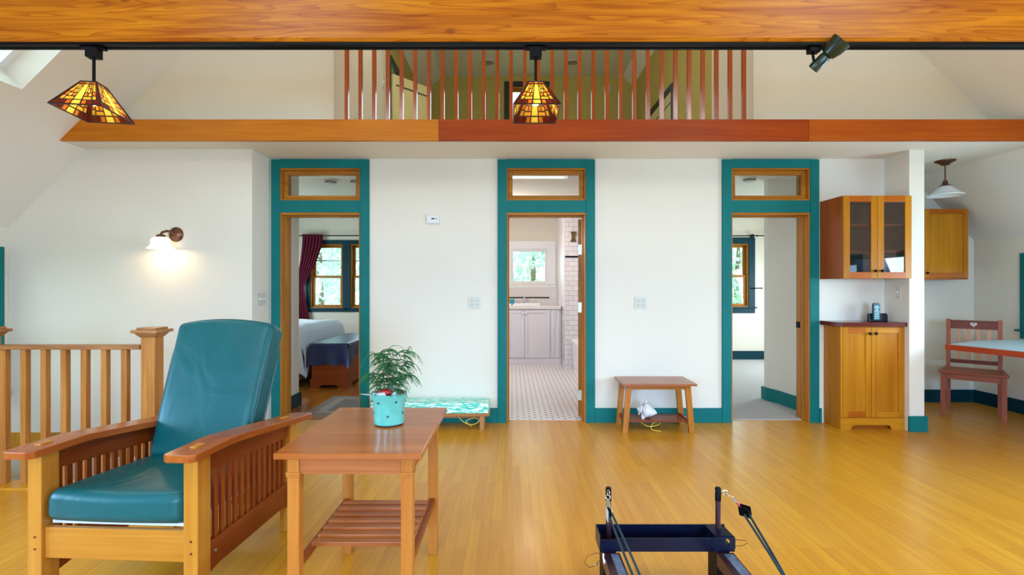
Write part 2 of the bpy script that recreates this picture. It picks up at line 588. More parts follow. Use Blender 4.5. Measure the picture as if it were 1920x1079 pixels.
# ------------------------------------------------------------------ mesh building
class MB:
    def __init__(self):
        self.v = []
        self.f = []
        self.mi = []
        self.sm = []
        self.M = Matrix.Identity(4)

    def _add(self, vs, fs, mi=0, smooth=False):
        n = len(self.v)
        self.v += [tuple(self.M @ Vector(p)) for p in vs]
        for f in fs:
            self.f.append([n + i for i in f])
            self.mi.append(mi)
            self.sm.append(smooth)
        return self

    def hexa(self, p, mi=0):
        """p: bottom 4 (ccw seen from above) then top 4"""
        return self._add(p, [(3, 2, 1, 0), (4, 5, 6, 7), (0, 1, 5, 4), (1, 2, 6, 5), (2, 3, 7, 6), (3, 0, 4, 7)], mi)

    def box(self, x0, x1, y0, y1, z0, z1, mi=0):
        return self.hexa([(x0, y0, z0), (x1, y0, z0), (x1, y1, z0), (x0, y1, z0),
                          (x0, y0, z1), (x1, y0, z1), (x1, y1, z1), (x0, y1, z1)], mi)

    def prism(self, poly, axis, a0, a1, mi=0):
        """poly: 2d points; axis x -> (y,z), y -> (x,z), z -> (x,y)"""
        def P(q, a):
            if axis == 'x':
                return (a, q[0], q[1])
            if axis == 'y':
                return (q[0], a, q[1])
            return (q[0], q[1], a)
        n = len(poly)
        vs = [P(q, a0) for q in poly] + [P(q, a1) for q in poly]
        fs = [tuple(range(n))[::-1], tuple(range(n, 2 * n))]
        for i in range(n):
            j = (i + 1) % n
            fs.append((i, j, n + j, n + i))
        return self._add(vs, fs, mi)

    def tube(self, pts, r, seg=8, mi=0, caps=True, closed=False):
        pts = [Vector(p) for p in pts]
        n = len(pts)
        rs = r if isinstance(r, (list, tuple)) else [r] * n
        vs, fs = [], []
        ref = None
        for i, p in enumerate(pts):
            if closed:
                t = (pts[(i + 1) % n] - pts[i - 1]).normalized()
            else:
                t = (pts[min(i + 1, n - 1)] - pts[max(i - 1, 0)]).normalized()
            if ref is None:
                ref = Vector((0, 0, 1)) if abs(t.z) < 0.9 else Vector((1, 0, 0))
            u = t.cross(ref).normalized()
            w = u.cross(t).normalized()
            ref = w
            for k in range(seg):
                a = 2 * PI * k / seg
                vs.append(p + (u * math.cos(a) + w * math.sin(a)) * rs[i])
        m = n if closed else n - 1
        for i in range(m):
            i2 = (i + 1) % n
            for k in range(seg):
                k2 = (k + 1) % seg
                fs.append((i * seg + k, i * seg + k2, i2 * seg + k2, i2 * seg + k))
        self._add(vs, fs, mi, True)
        if caps and not closed:
            self._add([vs[k] for k in range(seg)], [tuple(range(seg))], mi)
            self._add([vs[(n - 1) * seg + k] for k in range(seg)], [tuple(range(seg))[::-1]], mi)
        return self

    def lathe(self, prof, seg=32, mi=0, c=(0, 0, 0), axis='z', caps=False):
        vs, fs = [], []
        for (r, h) in prof:
            for k in range(seg):
                a = 2 * PI * k / seg
                x, y = r * math.cos(a), r * math.sin(a)
                p = {'z': (x, y, h), 'y': (x, h, y), 'x': (h, x, y)}[axis]
                vs.append((p[0] + c[0], p[1] + c[1], p[2] + c[2]))
        for i in range(len(prof) - 1):
            for k in range(seg):
                k2 = (k + 1) % seg
                fs.append((i * seg + k, i * seg + k2, (i + 1) * seg + k2, (i + 1) * seg + k))
        self._add(vs, fs, mi, True)
        if caps:
            self._add([vs[k] for k in range(seg)], [tuple(range(seg))], mi)
            self._add([vs[(len(prof) - 1) * seg + k] for k in range(seg)], [tuple(range(seg))], mi)
        return self

    def ball(self, c, rx, ry=None, rz=None, seg=16, rings=10, mi=0):
        ry = rx if ry is None else ry
        rz = rx if rz is None else rz
        vs, fs = [], []
        for i in range(rings + 1):
            th = PI * i / rings
            for k in range(seg):
                a = 2 * PI * k / seg
                vs.append((c[0] + rx * math.sin(th) * math.cos(a), c[1] + ry * math.sin(th) * math.sin(a), c[2] + rz * math.cos(th)))
        for i in range(rings):
            for k in range(seg):
                k2 = (k + 1) % seg
                fs.append((i * seg + k, (i + 1) * seg + k, (i + 1) * seg + k2, i * seg + k2))
        return self._add(vs, fs, mi, True)

    def grid(self, fn, nu, nv, mi=0, smooth=True):
        vs = [fn(i / nu, j / nv) for j in range(nv + 1) for i in range(nu + 1)]
        fs = [(j * (nu + 1) + i, j * (nu + 1) + i + 1, (j + 1) * (nu + 1) + i + 1, (j + 1) * (nu + 1) + i)
              for j in range(nv) for i in range(nu)]
        return self._add(vs, fs, mi, smooth)

    def cushion(self, hx, hy, hz, r, fn=None, n=22, mi=0):
        """rounded box of half sizes; fn(x,y,z)->(x,y,z) reshapes it"""
        def sp(t):   # denser near the edges
            return math.sin(t * PI / 2)
        us = [sp(-1 + 2 * i / n) for i in range(n + 1)]
        faces = []
        for ax in range(3):
            for sgn in (-1, 1):
                vs, fs = [], []
                for j in range(n + 1):
                    for i in range(n + 1):
                        p = [0, 0, 0]
                        p[ax] = sgn
                        p[(ax + 1) % 3] = us[i]
                        p[(ax + 2) % 3] = us[j]
                        q = Vector((p[0] * hx, p[1] * hy, p[2] * hz))
                        inn = Vector((max(-(hx - r), min(hx - r, q.x)), max(-(hy - r), min(hy - r, q.y)), max(-(hz - r), min(hz - r, q.z))))
                        d = q - inn
                        if d.length > 1e-9:
                            # cube-to-sphere keeps the rounding even
                            q = inn + d.normalized() * min(r, d.length if d.length < r else r)
                        if fn:
                            q = Vector(fn(*q))
                        vs.append(q)
                for j in range(n):
                    for i in range(n):
                        a = j * (n + 1) + i
                        f = (a, a + 1, a + n + 2, a + n + 1)
                        fs.append(f if sgn > 0 else f[::-1])
                faces.append((vs, fs))
        for vs, fs in faces:
            self._add(vs, fs, mi, True)
        return self

    def build(self, name, mats, parent=None, loc=None, rot=None, bevel=0.0, seg=2, angle=40, weld=True, solid=0.0):
        if not isinstance(mats, (list, tuple)):
            mats = [mats]
        me = bpy.data.meshes.new(name)
        me.from_pydata(self.v, [], self.f)
        for m in mats:
            me.materials.append(m)
        me.polygons.foreach_set('material_index', self.mi)
        me.polygons.foreach_set('use_smooth', self.sm)
        if weld:
            bm = bmesh.new()
            bm.from_mesh(me)
            bmesh.ops.remove_doubles(bm, verts=bm.verts, dist=1e-5)
            bmesh.ops.recalc_face_normals(bm, faces=bm.faces)
            bm.to_mesh(me)
            bm.free()
        if any(self.sm):
            me.set_sharp_from_angle(angle=math.radians(angle))
        me.update()
        o = bpy.data.objects.new(name, me)
        COL.objects.link(o)
        if parent:
            o.parent = parent
        if loc:
            o.location = loc
        if rot:
            o.rotation_euler = rot
        if solid:
            s = o.modifiers.new('thickness', 'SOLIDIFY')
            s.thickness = solid
        if bevel:
            b = o.modifiers.new('edges', 'BEVEL')
            b.width = bevel
            b.segments = seg
            b.limit_method = 'ANGLE'
            b.angle_limit = math.radians(35)
        return o


def tag(o, label=None, cat=None, group=None, kind=None):
    if label:
        o['label'] = label
    if cat:
        o['category'] = cat
    if group:
        o['group'] = group
    if kind:
        o['kind'] = kind
    return o


def thing(name, label, cat, loc=(0, 0, 0), rotz=0.0, group=None, kind=None):
    o = bpy.data.objects.new(name, None)
    o.empty_display_size = 0.1
    COL.objects.link(o)
    o.location = loc
    o.rotation_euler = (0, 0, rotz)
    return tag(o, label, cat, group, kind)


def struct(mb, name, mats, label, cat, **k):
    o = mb.build(name, mats, **k)
    return tag(o, label, cat, kind='structure')


def copy_part(o, parent, loc=None):
    c = o.copy()
    COL.objects.link(c)
    c.parent = parent
    if loc is not None:
        c.location = loc
    return c


def copy_tree(o, parent=None, loc=None, rotz=None):
    c = o.copy()
    COL.objects.link(c)
    if parent:
        c.parent = parent
    if loc is not None:
        c.location = loc
    if rotz is not None:
        c.rotation_euler = (0, 0, rotz)
    for ch in list(o.children):
        copy_tree(ch, c)
    return c


def panel(mb, O, U, V, W, ul, vl, holes, mi=0):
    """a slab with rectangular openings: origin O, unit directions U, V, thickness vector W"""
    O, U, V, W = Vector(O), Vector(U), Vector(V), Vector(W)
    us = sorted({0, ul} | {h[0] for h in holes} | {h[2] for h in holes})
    vs = sorted({0, vl} | {h[1] for h in holes} | {h[3] for h in holes})

    def solid(i, j):
        if i < 0 or j < 0 or i >= len(us) - 1 or j >= len(vs) - 1:
            return False
        cu, cv = (us[i] + us[i + 1]) / 2, (vs[j] + vs[j + 1]) / 2
        return not any(h[0] < cu < h[2] and h[1] < cv < h[3] for h in holes)
    for i in range(len(us) - 1):
        for j in range(len(vs) - 1):
            if not solid(i, j):
                continue
            a = O + U * us[i] + V * vs[j]
            b = O + U * us[i + 1] + V * vs[j]
            c = O + U * us[i + 1] + V * vs[j + 1]
            d = O + U * us[i] + V * vs[j + 1]
            q = [a, b, c, d, a + W, b + W, c + W, d + W]
            fs = [(0, 1, 2, 3), (7, 6, 5, 4)]
            if not solid(i, j - 1):
                fs.append((0, 4, 5, 1))
            if not solid(i + 1, j):
                fs.append((1, 5, 6, 2))
            if not solid(i, j + 1):
                fs.append((2, 6, 7, 3))
            if not solid(i - 1, j):
                fs.append((3, 7, 4, 0))
            mb._add(q, fs, mi)
    return mb


# ------------------------------------------------------------------ the shell
XL, XR = -4.52, 5.25          # side walls
KZ = 1.835                    # where the walls meet the roof slopes
ZC = 2.54                     # ceiling under the loft
ZT = 5.10                     # flat ceiling at the top of the roof
YB = 9.20                     # end wall of the bedrooms
YF = -3.15                    # gable wall behind the viewpoint
YW = 4.93                     # wall with the three doors
WT = 0.17                     # its thickness


def zl(x):
    return KZ + (x - XL)


def zr(x):
    return KZ + (XR - x)


XTL = XL + (ZT - KZ)
XTR = XR - (ZT - KZ)

mb = MB()
panel(mb, (XL, YF, 0), (1, 0, 0), (0, 1, 0), (0, 0, -0.22), XR - XL, 5.95 - YF,
      [(0, 3.42 - YF, 2.16, 4.59 - YF), (0, 5.02 - YF, 8.18, 5.95 - YF)])
struct(mb, 'floor', FLOORM, 'glossy golden maple strip floor of the main room', 'floor')
struct(MB().box(XL, -0.5, 5.02, YB, -0.22, 0.0), 'floor_bedroom', FLOORB, 'reddish wooden floor of the bedroom behind the doorway', 'floor')
struct(MB().box(-0.5, 1.72, 5.02, YB, -0.22, 0.004), 'floor_bathroom', HEX, 'white mosaic bathroom floor with rows of small black dots', 'floor')
struct(MB().box(1.72, 3.66, 5.02, 5.95, -0.22, 0.008).box(1.72, XR, 5.95, YB, -0.22, 0.008), 'floor_carpet', CARPET,
       'pale grey carpet of the room behind the third doorway', 'carpet')
# stairwell below the floor: lower walls and a few treads
mb = MB()
for k in range(8):
    mb.box(-2.36 - 0.25 * (k + 1), -2.36 - 0.25 * k, 3.45, 4.585, -0.19 * (k + 1) - 0.04, -0.19 * (k + 1))
struct(mb, 'trim_stair_treads', oak('y'), 'wooden stair treads going down behind the railing', 'stairs')
struct(MB().box(XL, -2.30, 3.30, 3.42, -2.4, -0.22).box(-2.36, -2.30, 3.42, 4.59, -2.4, -0.22), 'wall_stairwell_lower', WALL,
       'white wall lining the stairwell under the floor', 'wall')

# walls
mb = MB()
mb.prism([(XL, -2.4), (-2.33, -2.4), (-2.33, ZC), (XL + (ZC - KZ), ZC), (XL, KZ)], 'y', 4.59, YW + WT)
struct(mb, 'wall_stairwell', WALL, 'white wall above the stairwell carrying the lit sconce', 'wall')

DX = [(-2.224, -1.458), (-0.051, 0.709), (2.105, 2.860)]   # clear openings of the three doors
mb = MB()
holes = [(a + 2.33 - 0.02, 0.0, b + 2.33 + 0.02, 2.47) for a, b in DX]
panel(mb, (-2.33, YW, 0), (1, 0, 0), (0, 0, 1), (0, WT, 0), 3.60 + 2.33, ZC, holes)
struct(mb, 'wall_back', WALL, 'white wall with three green framed doorways', 'wall')
struct(MB().box(3.585, 3.72, 4.62, 5.95, 0, ZC), 'wall_partition', WALL, 'end of the white partition between cabinets and kitchen nook', 'wall')
mb = MB()
mb.prism([(3.72, 0), (XR, 0), (XR, KZ), (XR - (ZC - KZ), ZC), (3.72, ZC)], 'y', 5.82, 5.95)
struct(mb, 'wall_kitchen', WALL, 'white wall behind the small chair in the kitchen nook', 'wall')
# side walls with window openings
mb = MB()
panel(mb, (XL, YF, -2.4), (0, 1, 0), (0, 0, 1), (-0.16, 0, 0), YB - YF, KZ + 2.4,
      [(-0.3 - YF, 3.05, 1.9 - YF, 4.15), (3.62 - YF, 2.78, 4.44 - YF, 3.96), (6.6 - YF, 3.15, 8.0 - YF, 4.15)])
struct(mb, 'wall_left', WALL, 'low white side wall beside the stairwell', 'wall')
mb = MB()
panel(mb, (XR, YF, 0), (0, 1, 0), (0, 0, 1), (0.16, 0, 0), YB - YF, KZ,
      [(-0.4 - YF, 0.75, 1.4 - YF, 1.7), (2.3 - YF, 0.75, 3.9 - YF, 1.7), (4.36 - YF, 0.87, 5.18 - YF, 1.56), (6.9 - YF, 0.75, 8.5 - YF, 1.7)])
struct(mb, 'wall_right', WALL, 'low white side wall of the kitchen nook', 'wall')


def gable(name, y0, y1, label):
    mb = MB()
    mb.prism([(XL, 0), (XR, 0), (XR, KZ), (XTR, ZT), (XTL, ZT), (XL, KZ)], 'y', y0, y1)
    return struct(mb, name, WALL, label, 'wall')


# gable behind the viewpoint: solid strips around its windows
mb = MB()
panel(mb, (XL, YF, 0), (1, 0, 0), (0, 0, 1), (0, -0.18, 0), XR - XL, ZC,
      [(-2.85 - XL, 0.7, -0.95 - XL, 2.2), (1.65 - XL, 0.7, 3.55 - XL, 2.2)])
mb.prism([(XL + 0.7, ZC), (XR - 0.7, ZC), (XR - (3.1 - KZ), 3.1), (XL + (3.1 - KZ), 3.1)], 'y', YF - 0.18, YF)
mb.prism([(-3.25, 3.1), (-0.6, 3.1), (-0.6, 4.3), (XL + (4.3 - KZ), 4.3)], 'y', YF - 0.18, YF)
mb.prism([(1.4, 3.1), (3.98, 3.1), (XR - (4.3 - KZ), 4.3), (1.4, 4.3)], 'y', YF - 0.18, YF)
mb.prism([(XL + (4.3 - KZ), 4.3), (XR - (4.3 - KZ), 4.3), (XTR, ZT), (XTL, ZT)], 'y', YF - 0.18, YF)
struct(mb, 'wall_front', WALL, 'white gable wall with large windows', 'wall', weld=False)

# roof slopes
S2 = math.sqrt(0.5)
LS = (ZT - KZ) / S2


def tz(z):
    return (z - KZ) / S2


mb = MB()
panel(mb, (XL, YF, KZ), (0, 1, 0), (S2, 0, S2), (-S2 * 0.24, 0, S2 * 0.24), YB - YF, LS,
      [(2.70 - YF, tz(2.756), 3.76 - YF, tz(3.62)), (-0.8 - YF, tz(3.6), 0.4 - YF, tz(4.6)), (5.05 - YF, tz(4.45), 5.75 - YF, tz(4.98))])
struct(mb, 'ceiling_left_slope', CEIL, 'white sloping ceiling with a skylight', 'ceiling')
mb = MB()
panel(mb, (XR, YF, KZ), (0, 1, 0), (-S2, 0, S2), (S2 * 0.24, 0, S2 * 0.24), YB - YF, LS,
      [(-0.4 - YF, tz(3.6), 0.8 - YF, tz(4.6))])
struct(mb, 'ceiling_right_slope', CEIL, 'white sloping ceiling above the kitchen side', 'ceiling')
struct(MB().box(XTL, XTR, YF, 4.55, ZT, ZT + 0.15), 'ceiling_ridge', CEIL, 'flat white ceiling between the roof slopes', 'ceiling')
struct(MB().box(XTL, XTR, 4.55, YB, ZT, ZT + 0.15), 'ceiling_loft', LOFTC, 'flat cream ceiling of the loft', 'ceiling')
# loft floor = ceiling below
mb = MB()
mb.prism([(XL + (ZC - KZ), ZC), (XR - (ZC - KZ), ZC), (XR - (2.71 - KZ), 2.71), (XL + (2.71 - KZ), 2.71)], 'y', 4.35, YB)
struct(mb, 'ceiling', CEIL, 'flat white ceiling under the loft', 'ceiling')
# walls standing on the loft floor
LXL, LXR = -1.60, 2.17
mb = MB()
mb.prism([(XL + (2.71 - KZ), 2.71), (LXL, 2.71), (LXL, zl(LXL))], 'y', 4.60, 4.72)
struct(mb, 'wall_loft_left', WALL, 'tall white triangular wall above the beam, beside the stairwell slope', 'wall')
mb = MB()
mb.prism([(LXR, 2.71), (XR - (2.71 - KZ), 2.71), (LXR, zr(LXR))], 'y', 4.60, 4.72)
struct(mb, 'wall_loft_right', WALL, 'tall white triangular wall above the beam, over the cabinets', 'wall')
mb = MB()
# side walls of the loft; the low attic doors open through them
panel(mb, (LXL, 4.72, 2.71), (0, 1, 0), (0, 0, 1), (-0.1, 0, 0), 6.58 - 4.72, zl(LXL) - 2.71, [])
struct(mb, 'wall_loft_side_near', WALL, 'white side wall of the loft with an outlet', 'wall')
mb = MB()
panel(mb, (LXL, 6.58, 2.71), (0, 1, 0), (0, 0, 1), (-0.1, 0, 0), YB - 6.58, zl(LXL) - 2.71, [(0.08, 0, 0.72, 1.52)])
panel(mb, (LXR, 5.56, 2.71), (0, 1, 0), (0, 0, 1), (0.1, 0, 0), YB - 5.56, zr(LXR) - 2.71, [])
struct(mb, 'wall_loft_side_far', LOFTW, 'yellow cream side walls at the back of the loft', 'wall')
mb = MB()
panel(mb, (LXR, 4.72, 2.71), (0, 1, 0), (0, 0, 1), (0.1, 0, 0), 5.56 - 4.72, zr(LXR) - 2.71, [])
struct(mb, 'wall_loft_side_stub', WALL, 'short white side wall of the loft', 'wall')

# end wall of the whole house, openings for the four windows seen
mb = MB()
panel(mb, (XL, YB, 0), (1, 0, 0), (0, 0, 1), (0, 0.2, 0), XR - XL, ZC,
      [(-3.62 - XL, 0.93, -3.04 - XL, 2.08), (-2.90 - XL, 0.93, -2.32 - XL, 2.08),
       (-0.03 - XL, 1.365, 0.645 - XL, 1.995), (3.60 - XL, 0.95, 4.25 - XL, 2.085)])
struct(mb, 'wall_bedroom_end', WALL, 'white end wall of the bedrooms with windows', 'wall')
mb = MB()
panel(mb, (LXL, YB, 2.71), (1, 0, 0), (0, 0, 1), (0, 0.2, 0), LXR - LXL, ZT - 2.71, [(-0.05 - LXL, 3.45 - 2.71, 0.58 - LXL, 4.91 - 2.71)])
struct(mb, 'wall_loft_end', LOFTW, 'yellow cream end wall of the loft around its window', 'wall')
# room partitions behind the doors
struct(MB().box(-2.52, -2.36, YW + WT, 5.67, 0, ZC), 'wall_bedroom_stub', WALL, 'short white wall just inside the bedroom doorway', 'wall')
struct(MB().box(-0.55, -0.45, YW + WT, YB, 0, ZC), 'wall_bathroom_left', WHITE, 'white wall between bedroom and bathroom', 'wall')
struct(MB().box(1.72, 1.82, YW + WT, YB, 0, ZC), 'wall_bathroom_right', WHITE, 'white wall between bathroom and carpeted room', 'wall')
mb = MB()
mb.prism([(3.04, YW + WT), (3.66, YW + WT), (3.66, 5.95), (2.93, 5.95), (2.93, 5.86), (2.975, 5.70)], 'z', 0, ZC)
struct(mb, 'wall_closet', WALL, 'white closet corner inside the carpeted room', 'wall')
struct(MB().box(3.035, 3.045, 5.08, 5.70, 1.685, 1.70), 'trim_closet', plain('grey_closet_strip', (0.35, 0.33, 0.28), 0.6),  # plain grey trim line on the closet wall
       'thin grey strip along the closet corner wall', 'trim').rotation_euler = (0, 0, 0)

# shower wing wall in the bathroom
struct(MB().box(0.836, 1.72, 8.10, YB, 0, ZC), 'wall_shower', SUBWAY, 'shower wall of white brick shaped tiles', 'wall')
struct(MB().box(0.84, 1.72, 8.082, 8.10, 1.775, 1.80), 'trim_shower', BLACK, 'thin black tile line across the shower wall', 'trim')
struct(MB().box(0.815, 0.838, 8.095, YB, 0.99, ZC), 'trim_shower_corner', WHITE, 'white corner trim beside the shower tiles', 'trim')

# baseboards
BH = 0.14
for nm, x0, x1, lab in (('baseboard_back_near_bench', -1.373, -0.139, 'teal baseboard under the two outlets wall, behind the long low bench'),
                        ('baseboard_back_near_shell', 0.796, 2.018, 'teal baseboard behind the stool with the shell'),
                        ('baseboard_back_cabinet', 2.953, 2.975, 'short teal baseboard between door casing and low cabinet')):
    struct(MB().box(x0, x1, YW - 0.018, YW, 0, BH), nm, TEAL, lab, 'baseboard', bevel=0.003)
struct(MB().box(3.572, 3.739, 4.60, 4.62, 0, BH).box(3.72, 3.739, 4.62, 5.80, 0, BH), 'baseboard_partition', TEAL,
       'teal baseboard wrapping the white partition end', 'baseboard', bevel=0.003)
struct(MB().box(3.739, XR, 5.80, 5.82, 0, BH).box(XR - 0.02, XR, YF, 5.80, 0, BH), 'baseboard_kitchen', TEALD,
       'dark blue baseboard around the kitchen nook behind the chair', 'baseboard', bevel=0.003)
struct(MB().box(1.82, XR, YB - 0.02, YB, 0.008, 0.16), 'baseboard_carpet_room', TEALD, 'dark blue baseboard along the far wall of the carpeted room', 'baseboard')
mb = MB()
mb.prism([(3.04, YW + WT), (3.02, YW + WT), (2.955, 5.695), (2.905, 5.85), (2.905, 5.97), (2.93, 5.97), (2.93, 5.86), (2.975, 5.70)], 'z', 0.008, 0.15)
struct(mb, 'baseboard_closet', TEAL, 'teal baseboard bending round the closet corner', 'baseboard')
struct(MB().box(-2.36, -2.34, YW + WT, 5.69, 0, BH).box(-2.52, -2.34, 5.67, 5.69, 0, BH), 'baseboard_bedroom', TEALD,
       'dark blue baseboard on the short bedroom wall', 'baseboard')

# ground outside, one storey down
struct(MB().box(-40, 40, -30, 50, -3.2, -3.0), 'ground', plain('grass', (0.14, 0.28, 0.06), 0.9, var=0.3, scale=2), 'green lawn outside the windows', 'lawn')

# ------------------------------------------------------------------ beams and railings
mb = MB()
mb.prism([(2.550, 2.545), (2.560, 2.530), (2.626, 2.530), (2.626, 2.86), (2.550, 2.86)], 'x', XL + (2.86 - KZ) - 0.2, XR - (2.86 - KZ) + 0.2)
tag(mb.build('ceiling_beam', pine('x'), bevel=0.004), 'large knotty honey pine beam crossing the whole room overhead', 'beam')
mb = MB()
mb.box(-3.70, 4.40, 2.562, 2.626, 2.522, 2.5295)
mb.box(-3.70, 4.40, 2.562, 2.578, 2.517, 2.522)
mb.box(-3.70, 4.40, 2.610, 2.626, 2.519, 2.522)
tag(mb.build('lighting_track', BLACK), 'black lighting track fixed under the pine beam', 'track')

fa = thing('loft_edge_beam', 'long smooth wooden beam along the loft edge, above the doorways', 'beam', (0.4, 4.34, 2.54))
F0, F1 = -3.885 - 0.4, 4.64 - 0.4


def fascia(x0, x1, m, lab, l=False, r=False):
    b = MB()
    b.prism([(x0, 0.0), (x1, 0.0), (x1 - (0.178 if r else 0), 0.178), (x0 + (0.178 if l else 0), 0.178)], 'y', -0.025, 0.01)
    o = b.build('board', m, fa)
    o['label'] = lab
    return o


fascia(F0, -1.018, firgold('x'), 'amber board', l=True)
fascia(-1.015, 2.10, firred('x'), 'reddish board')
fascia(2.103, F1, wood('orange_red_fir', (0.48, 0.10, 0.006), (0.36, 0.06, 0.003), 'x', 0.4, 0.05, 45), 'orange red board', r=True)

br = thing('loft_railing', 'tall wooden loft railing of thin vertical balusters above the middle doorways', 'railing', (0.29, 4.45, 2.71))
b0 = MB().box(-0.0155, 0.0155, -0.0155, 0.0155, 0.0, 0.95).build('baluster', wood('red_baluster', (0.42, 0.085, 0.010), (0.32, 0.052, 0.005), 'z', 0.10, 2.2, 45), br, loc=(-1.725, 0, 0))
for k in range(1, 30):
    copy_part(b0, br, (-1.725 + 0.1189 * k, 0, 0))
MB().box(-1.87, 1.86, -0.03, 0.03, 0.95, 0.99).build('handrail', firred('x'), br, bevel=0.006)
MB().box(-1.87, 1.86, -0.02, 0.02, -0.0, 0.012).build('bottom_rail', firred('x'), br)

# stair railing: two newels, hand rail, balusters
RY = 3.36
sr = thing('stair_railing', 'wooden stair railing with square balusters behind the teal armchair', 'railing', (-3.4, RY, 0))
MB().box(-1.60, 0.98, -0.035, 0.035, 0.895, 0.925).build('handrail', wood('rail_top_fir', (0.52, 0.25, 0.09), (0.24, 0.09, 0.03), 'x', 0.35, 0.2, 90), sr, bevel=0.006)
bx = MB().box(-0.018, 0.018, -0.018, 0.018, 0.0, 0.90).build('baluster', oak('z'), sr, loc=(0.865, 0, 0))
for k in range(1, 18):
    if k != 8:
        copy_part(bx, sr, (0.865 - 0.1315 * k, 0, 0))
for x in (1.040, 1.040 - 1.08):
    n = MB().box(-0.045, 0.045, -0.045, 0.045, 0, 1.0).build('newel_post', oak('z'), sr, loc=(x, 0, 0), bevel=0.004)
    c = MB()
    c.hexa([(-0.048, -0.048, 0.975), (0.048, -0.048, 0.975), (0.048, 0.048, 0.975), (-0.048, 0.048, 0.975),
            (-0.072, -0.072, 1.006), (0.072, -0.072, 1.006), (0.072, 0.072, 1.006), (-0.072, 0.072, 1.006)])
    c.box(-0.084, 0.084, -0.084, 0.084, 1.006, 1.026)
    c.box(-0.062, 0.062, -0.062, 0.062, 1.026, 1.040)
    c.build('cap', wood('rail_top_fir', (0.52, 0.25, 0.09), (0.24, 0.09, 0.03), 'x', 0.35, 0.2, 90), n, bevel=0.003)
struct(MB().box(XL, -2.30, 3.27, 3.425, -0.03, 0.016), 'trim_stair_edge', FLOORM, 'wooden edge strip of the stair opening', 'trim', bevel=0.004)


# ------------------------------------------------------------------ the three doorways
def sash(mb, x0, x1, z0, z1, y0, y1, w):
    mb.box(x0, x0 + w, y0, y1, z0, z1)
    mb.box(x1 - w, x1, y0, y1, z0, z1)
    mb.box(x0 + w, x1 - w, y0, y1, z1 - w, z1)
    mb.box(x0 + w, x1 - w, y0, y1, z0, z0 + w)


DLAB = ['green framed doorway opening to the bedroom with the bed', 'green framed doorway opening to the bathroom',
        'green framed doorway opening to the carpeted room, beside the tall cabinets']
doors = []
for k, (a, b) in enumerate(DX):
    w2 = (b - a) / 2
    cx = (a + b) / 2
    d = thing('door_%d' % (k + 1), DLAB[k], 'doorway', (cx, YW, 0), kind='structure')
    doors.append(d)
    cw = 0.087
    c = MB()
    c.box(-w2 - cw, -w2, -0.022, 0, 0, 2.53)
    c.box(w2, w2 + cw, -0.022, 0, 0, 2.53)
    c.box(-w2, w2, -0.022, 0, 2.447, 2.53)
    c.box(-w2, w2, -0.020, 0, 2.02, 2.137)
    c.build('casing', TEAL, d, bevel=0.002)
    j = MB()
    for z0, z1 in ((0.0, 2.02), (2.137, 2.447)):
        j.box(-w2 - 0.02, -w2 + 0.012, -0.016, 0.20, z0, z1)
        j.box(w2 - 0.012, w2 + 0.02, -0.016, 0.20, z0, z1)
    j.build('jamb', fir('z'), d, bevel=0.002)
    j = MB()
    j.box(-w2 + 0.012, w2 - 0.012, -0.016, 0.20, 1.998, 2.02)
    j.box(-w2 + 0.012, w2 - 0.012, -0.016, 0.20, 2.137, 2.150)
    j.box(-w2 + 0.012, w2 - 0.012, -0.016, 0.20, 2.432, 2.447)
    j.box(-w2, w2, 0.0, WT, 2.02, 2.137)
    j.build('head_jamb', fir('x'), d, bevel=0.002)
    st = MB()
    st.box(-w2 + 0.012, -w2 + 0.024, 0.07, 0.11, 0, 1.998)
    st.box(w2 - 0.024, w2 - 0.012, 0.07, 0.11, 0, 1.998)
    st.box(-w2 + 0.024, w2 - 0.024, 0.07, 0.11, 1.986, 1.998)
    st.build('stop', fir('z'), d)
    t = MB()
    sash(t, -w2 + 0.012, w2 - 0.012, 2.150, 2.432, 0.03, 0.07, 0.042)
    ts = t.build('transom_sash', fir('x'), d, bevel=0.003)
    MB().box(-w2 + 0.05, w2 - 0.05, 0.048, 0.052, 2.188, 2.394).build('transom_pane', GLASS, ts)
# bathroom door leaf, swung in against the room; only its hinge edge shows
d = doors[1]
leaf = MB().box(-0.0175, 0.0175, 0, 0.70, 0.012, 1.985).build('door_leaf', fir('z'), d, loc=(0.352, 0.205, 0), rot=(0, 0, -0.155), bevel=0.003)
leaf['label'] = 'pine door leaf swung inwards'
for z in (0.22, 1.10, 1.68):
    hg = MB()
    hg.box(-0.016, 0.020, -0.004, 0.0, z - 0.05, z + 0.05)
    hg.tube([(0.024, -0.004, z - 0.052), (0.024, -0.004, z + 0.052)], 0.008, 8)
    hg.build('hinge', NICKEL, leaf)
MB().box(-0.008, 0.0, -0.03, 0.03, 0, 0.06).build('latch_plate', BLACK, doors[2], loc=(0.3655, 0.16, 0.90))


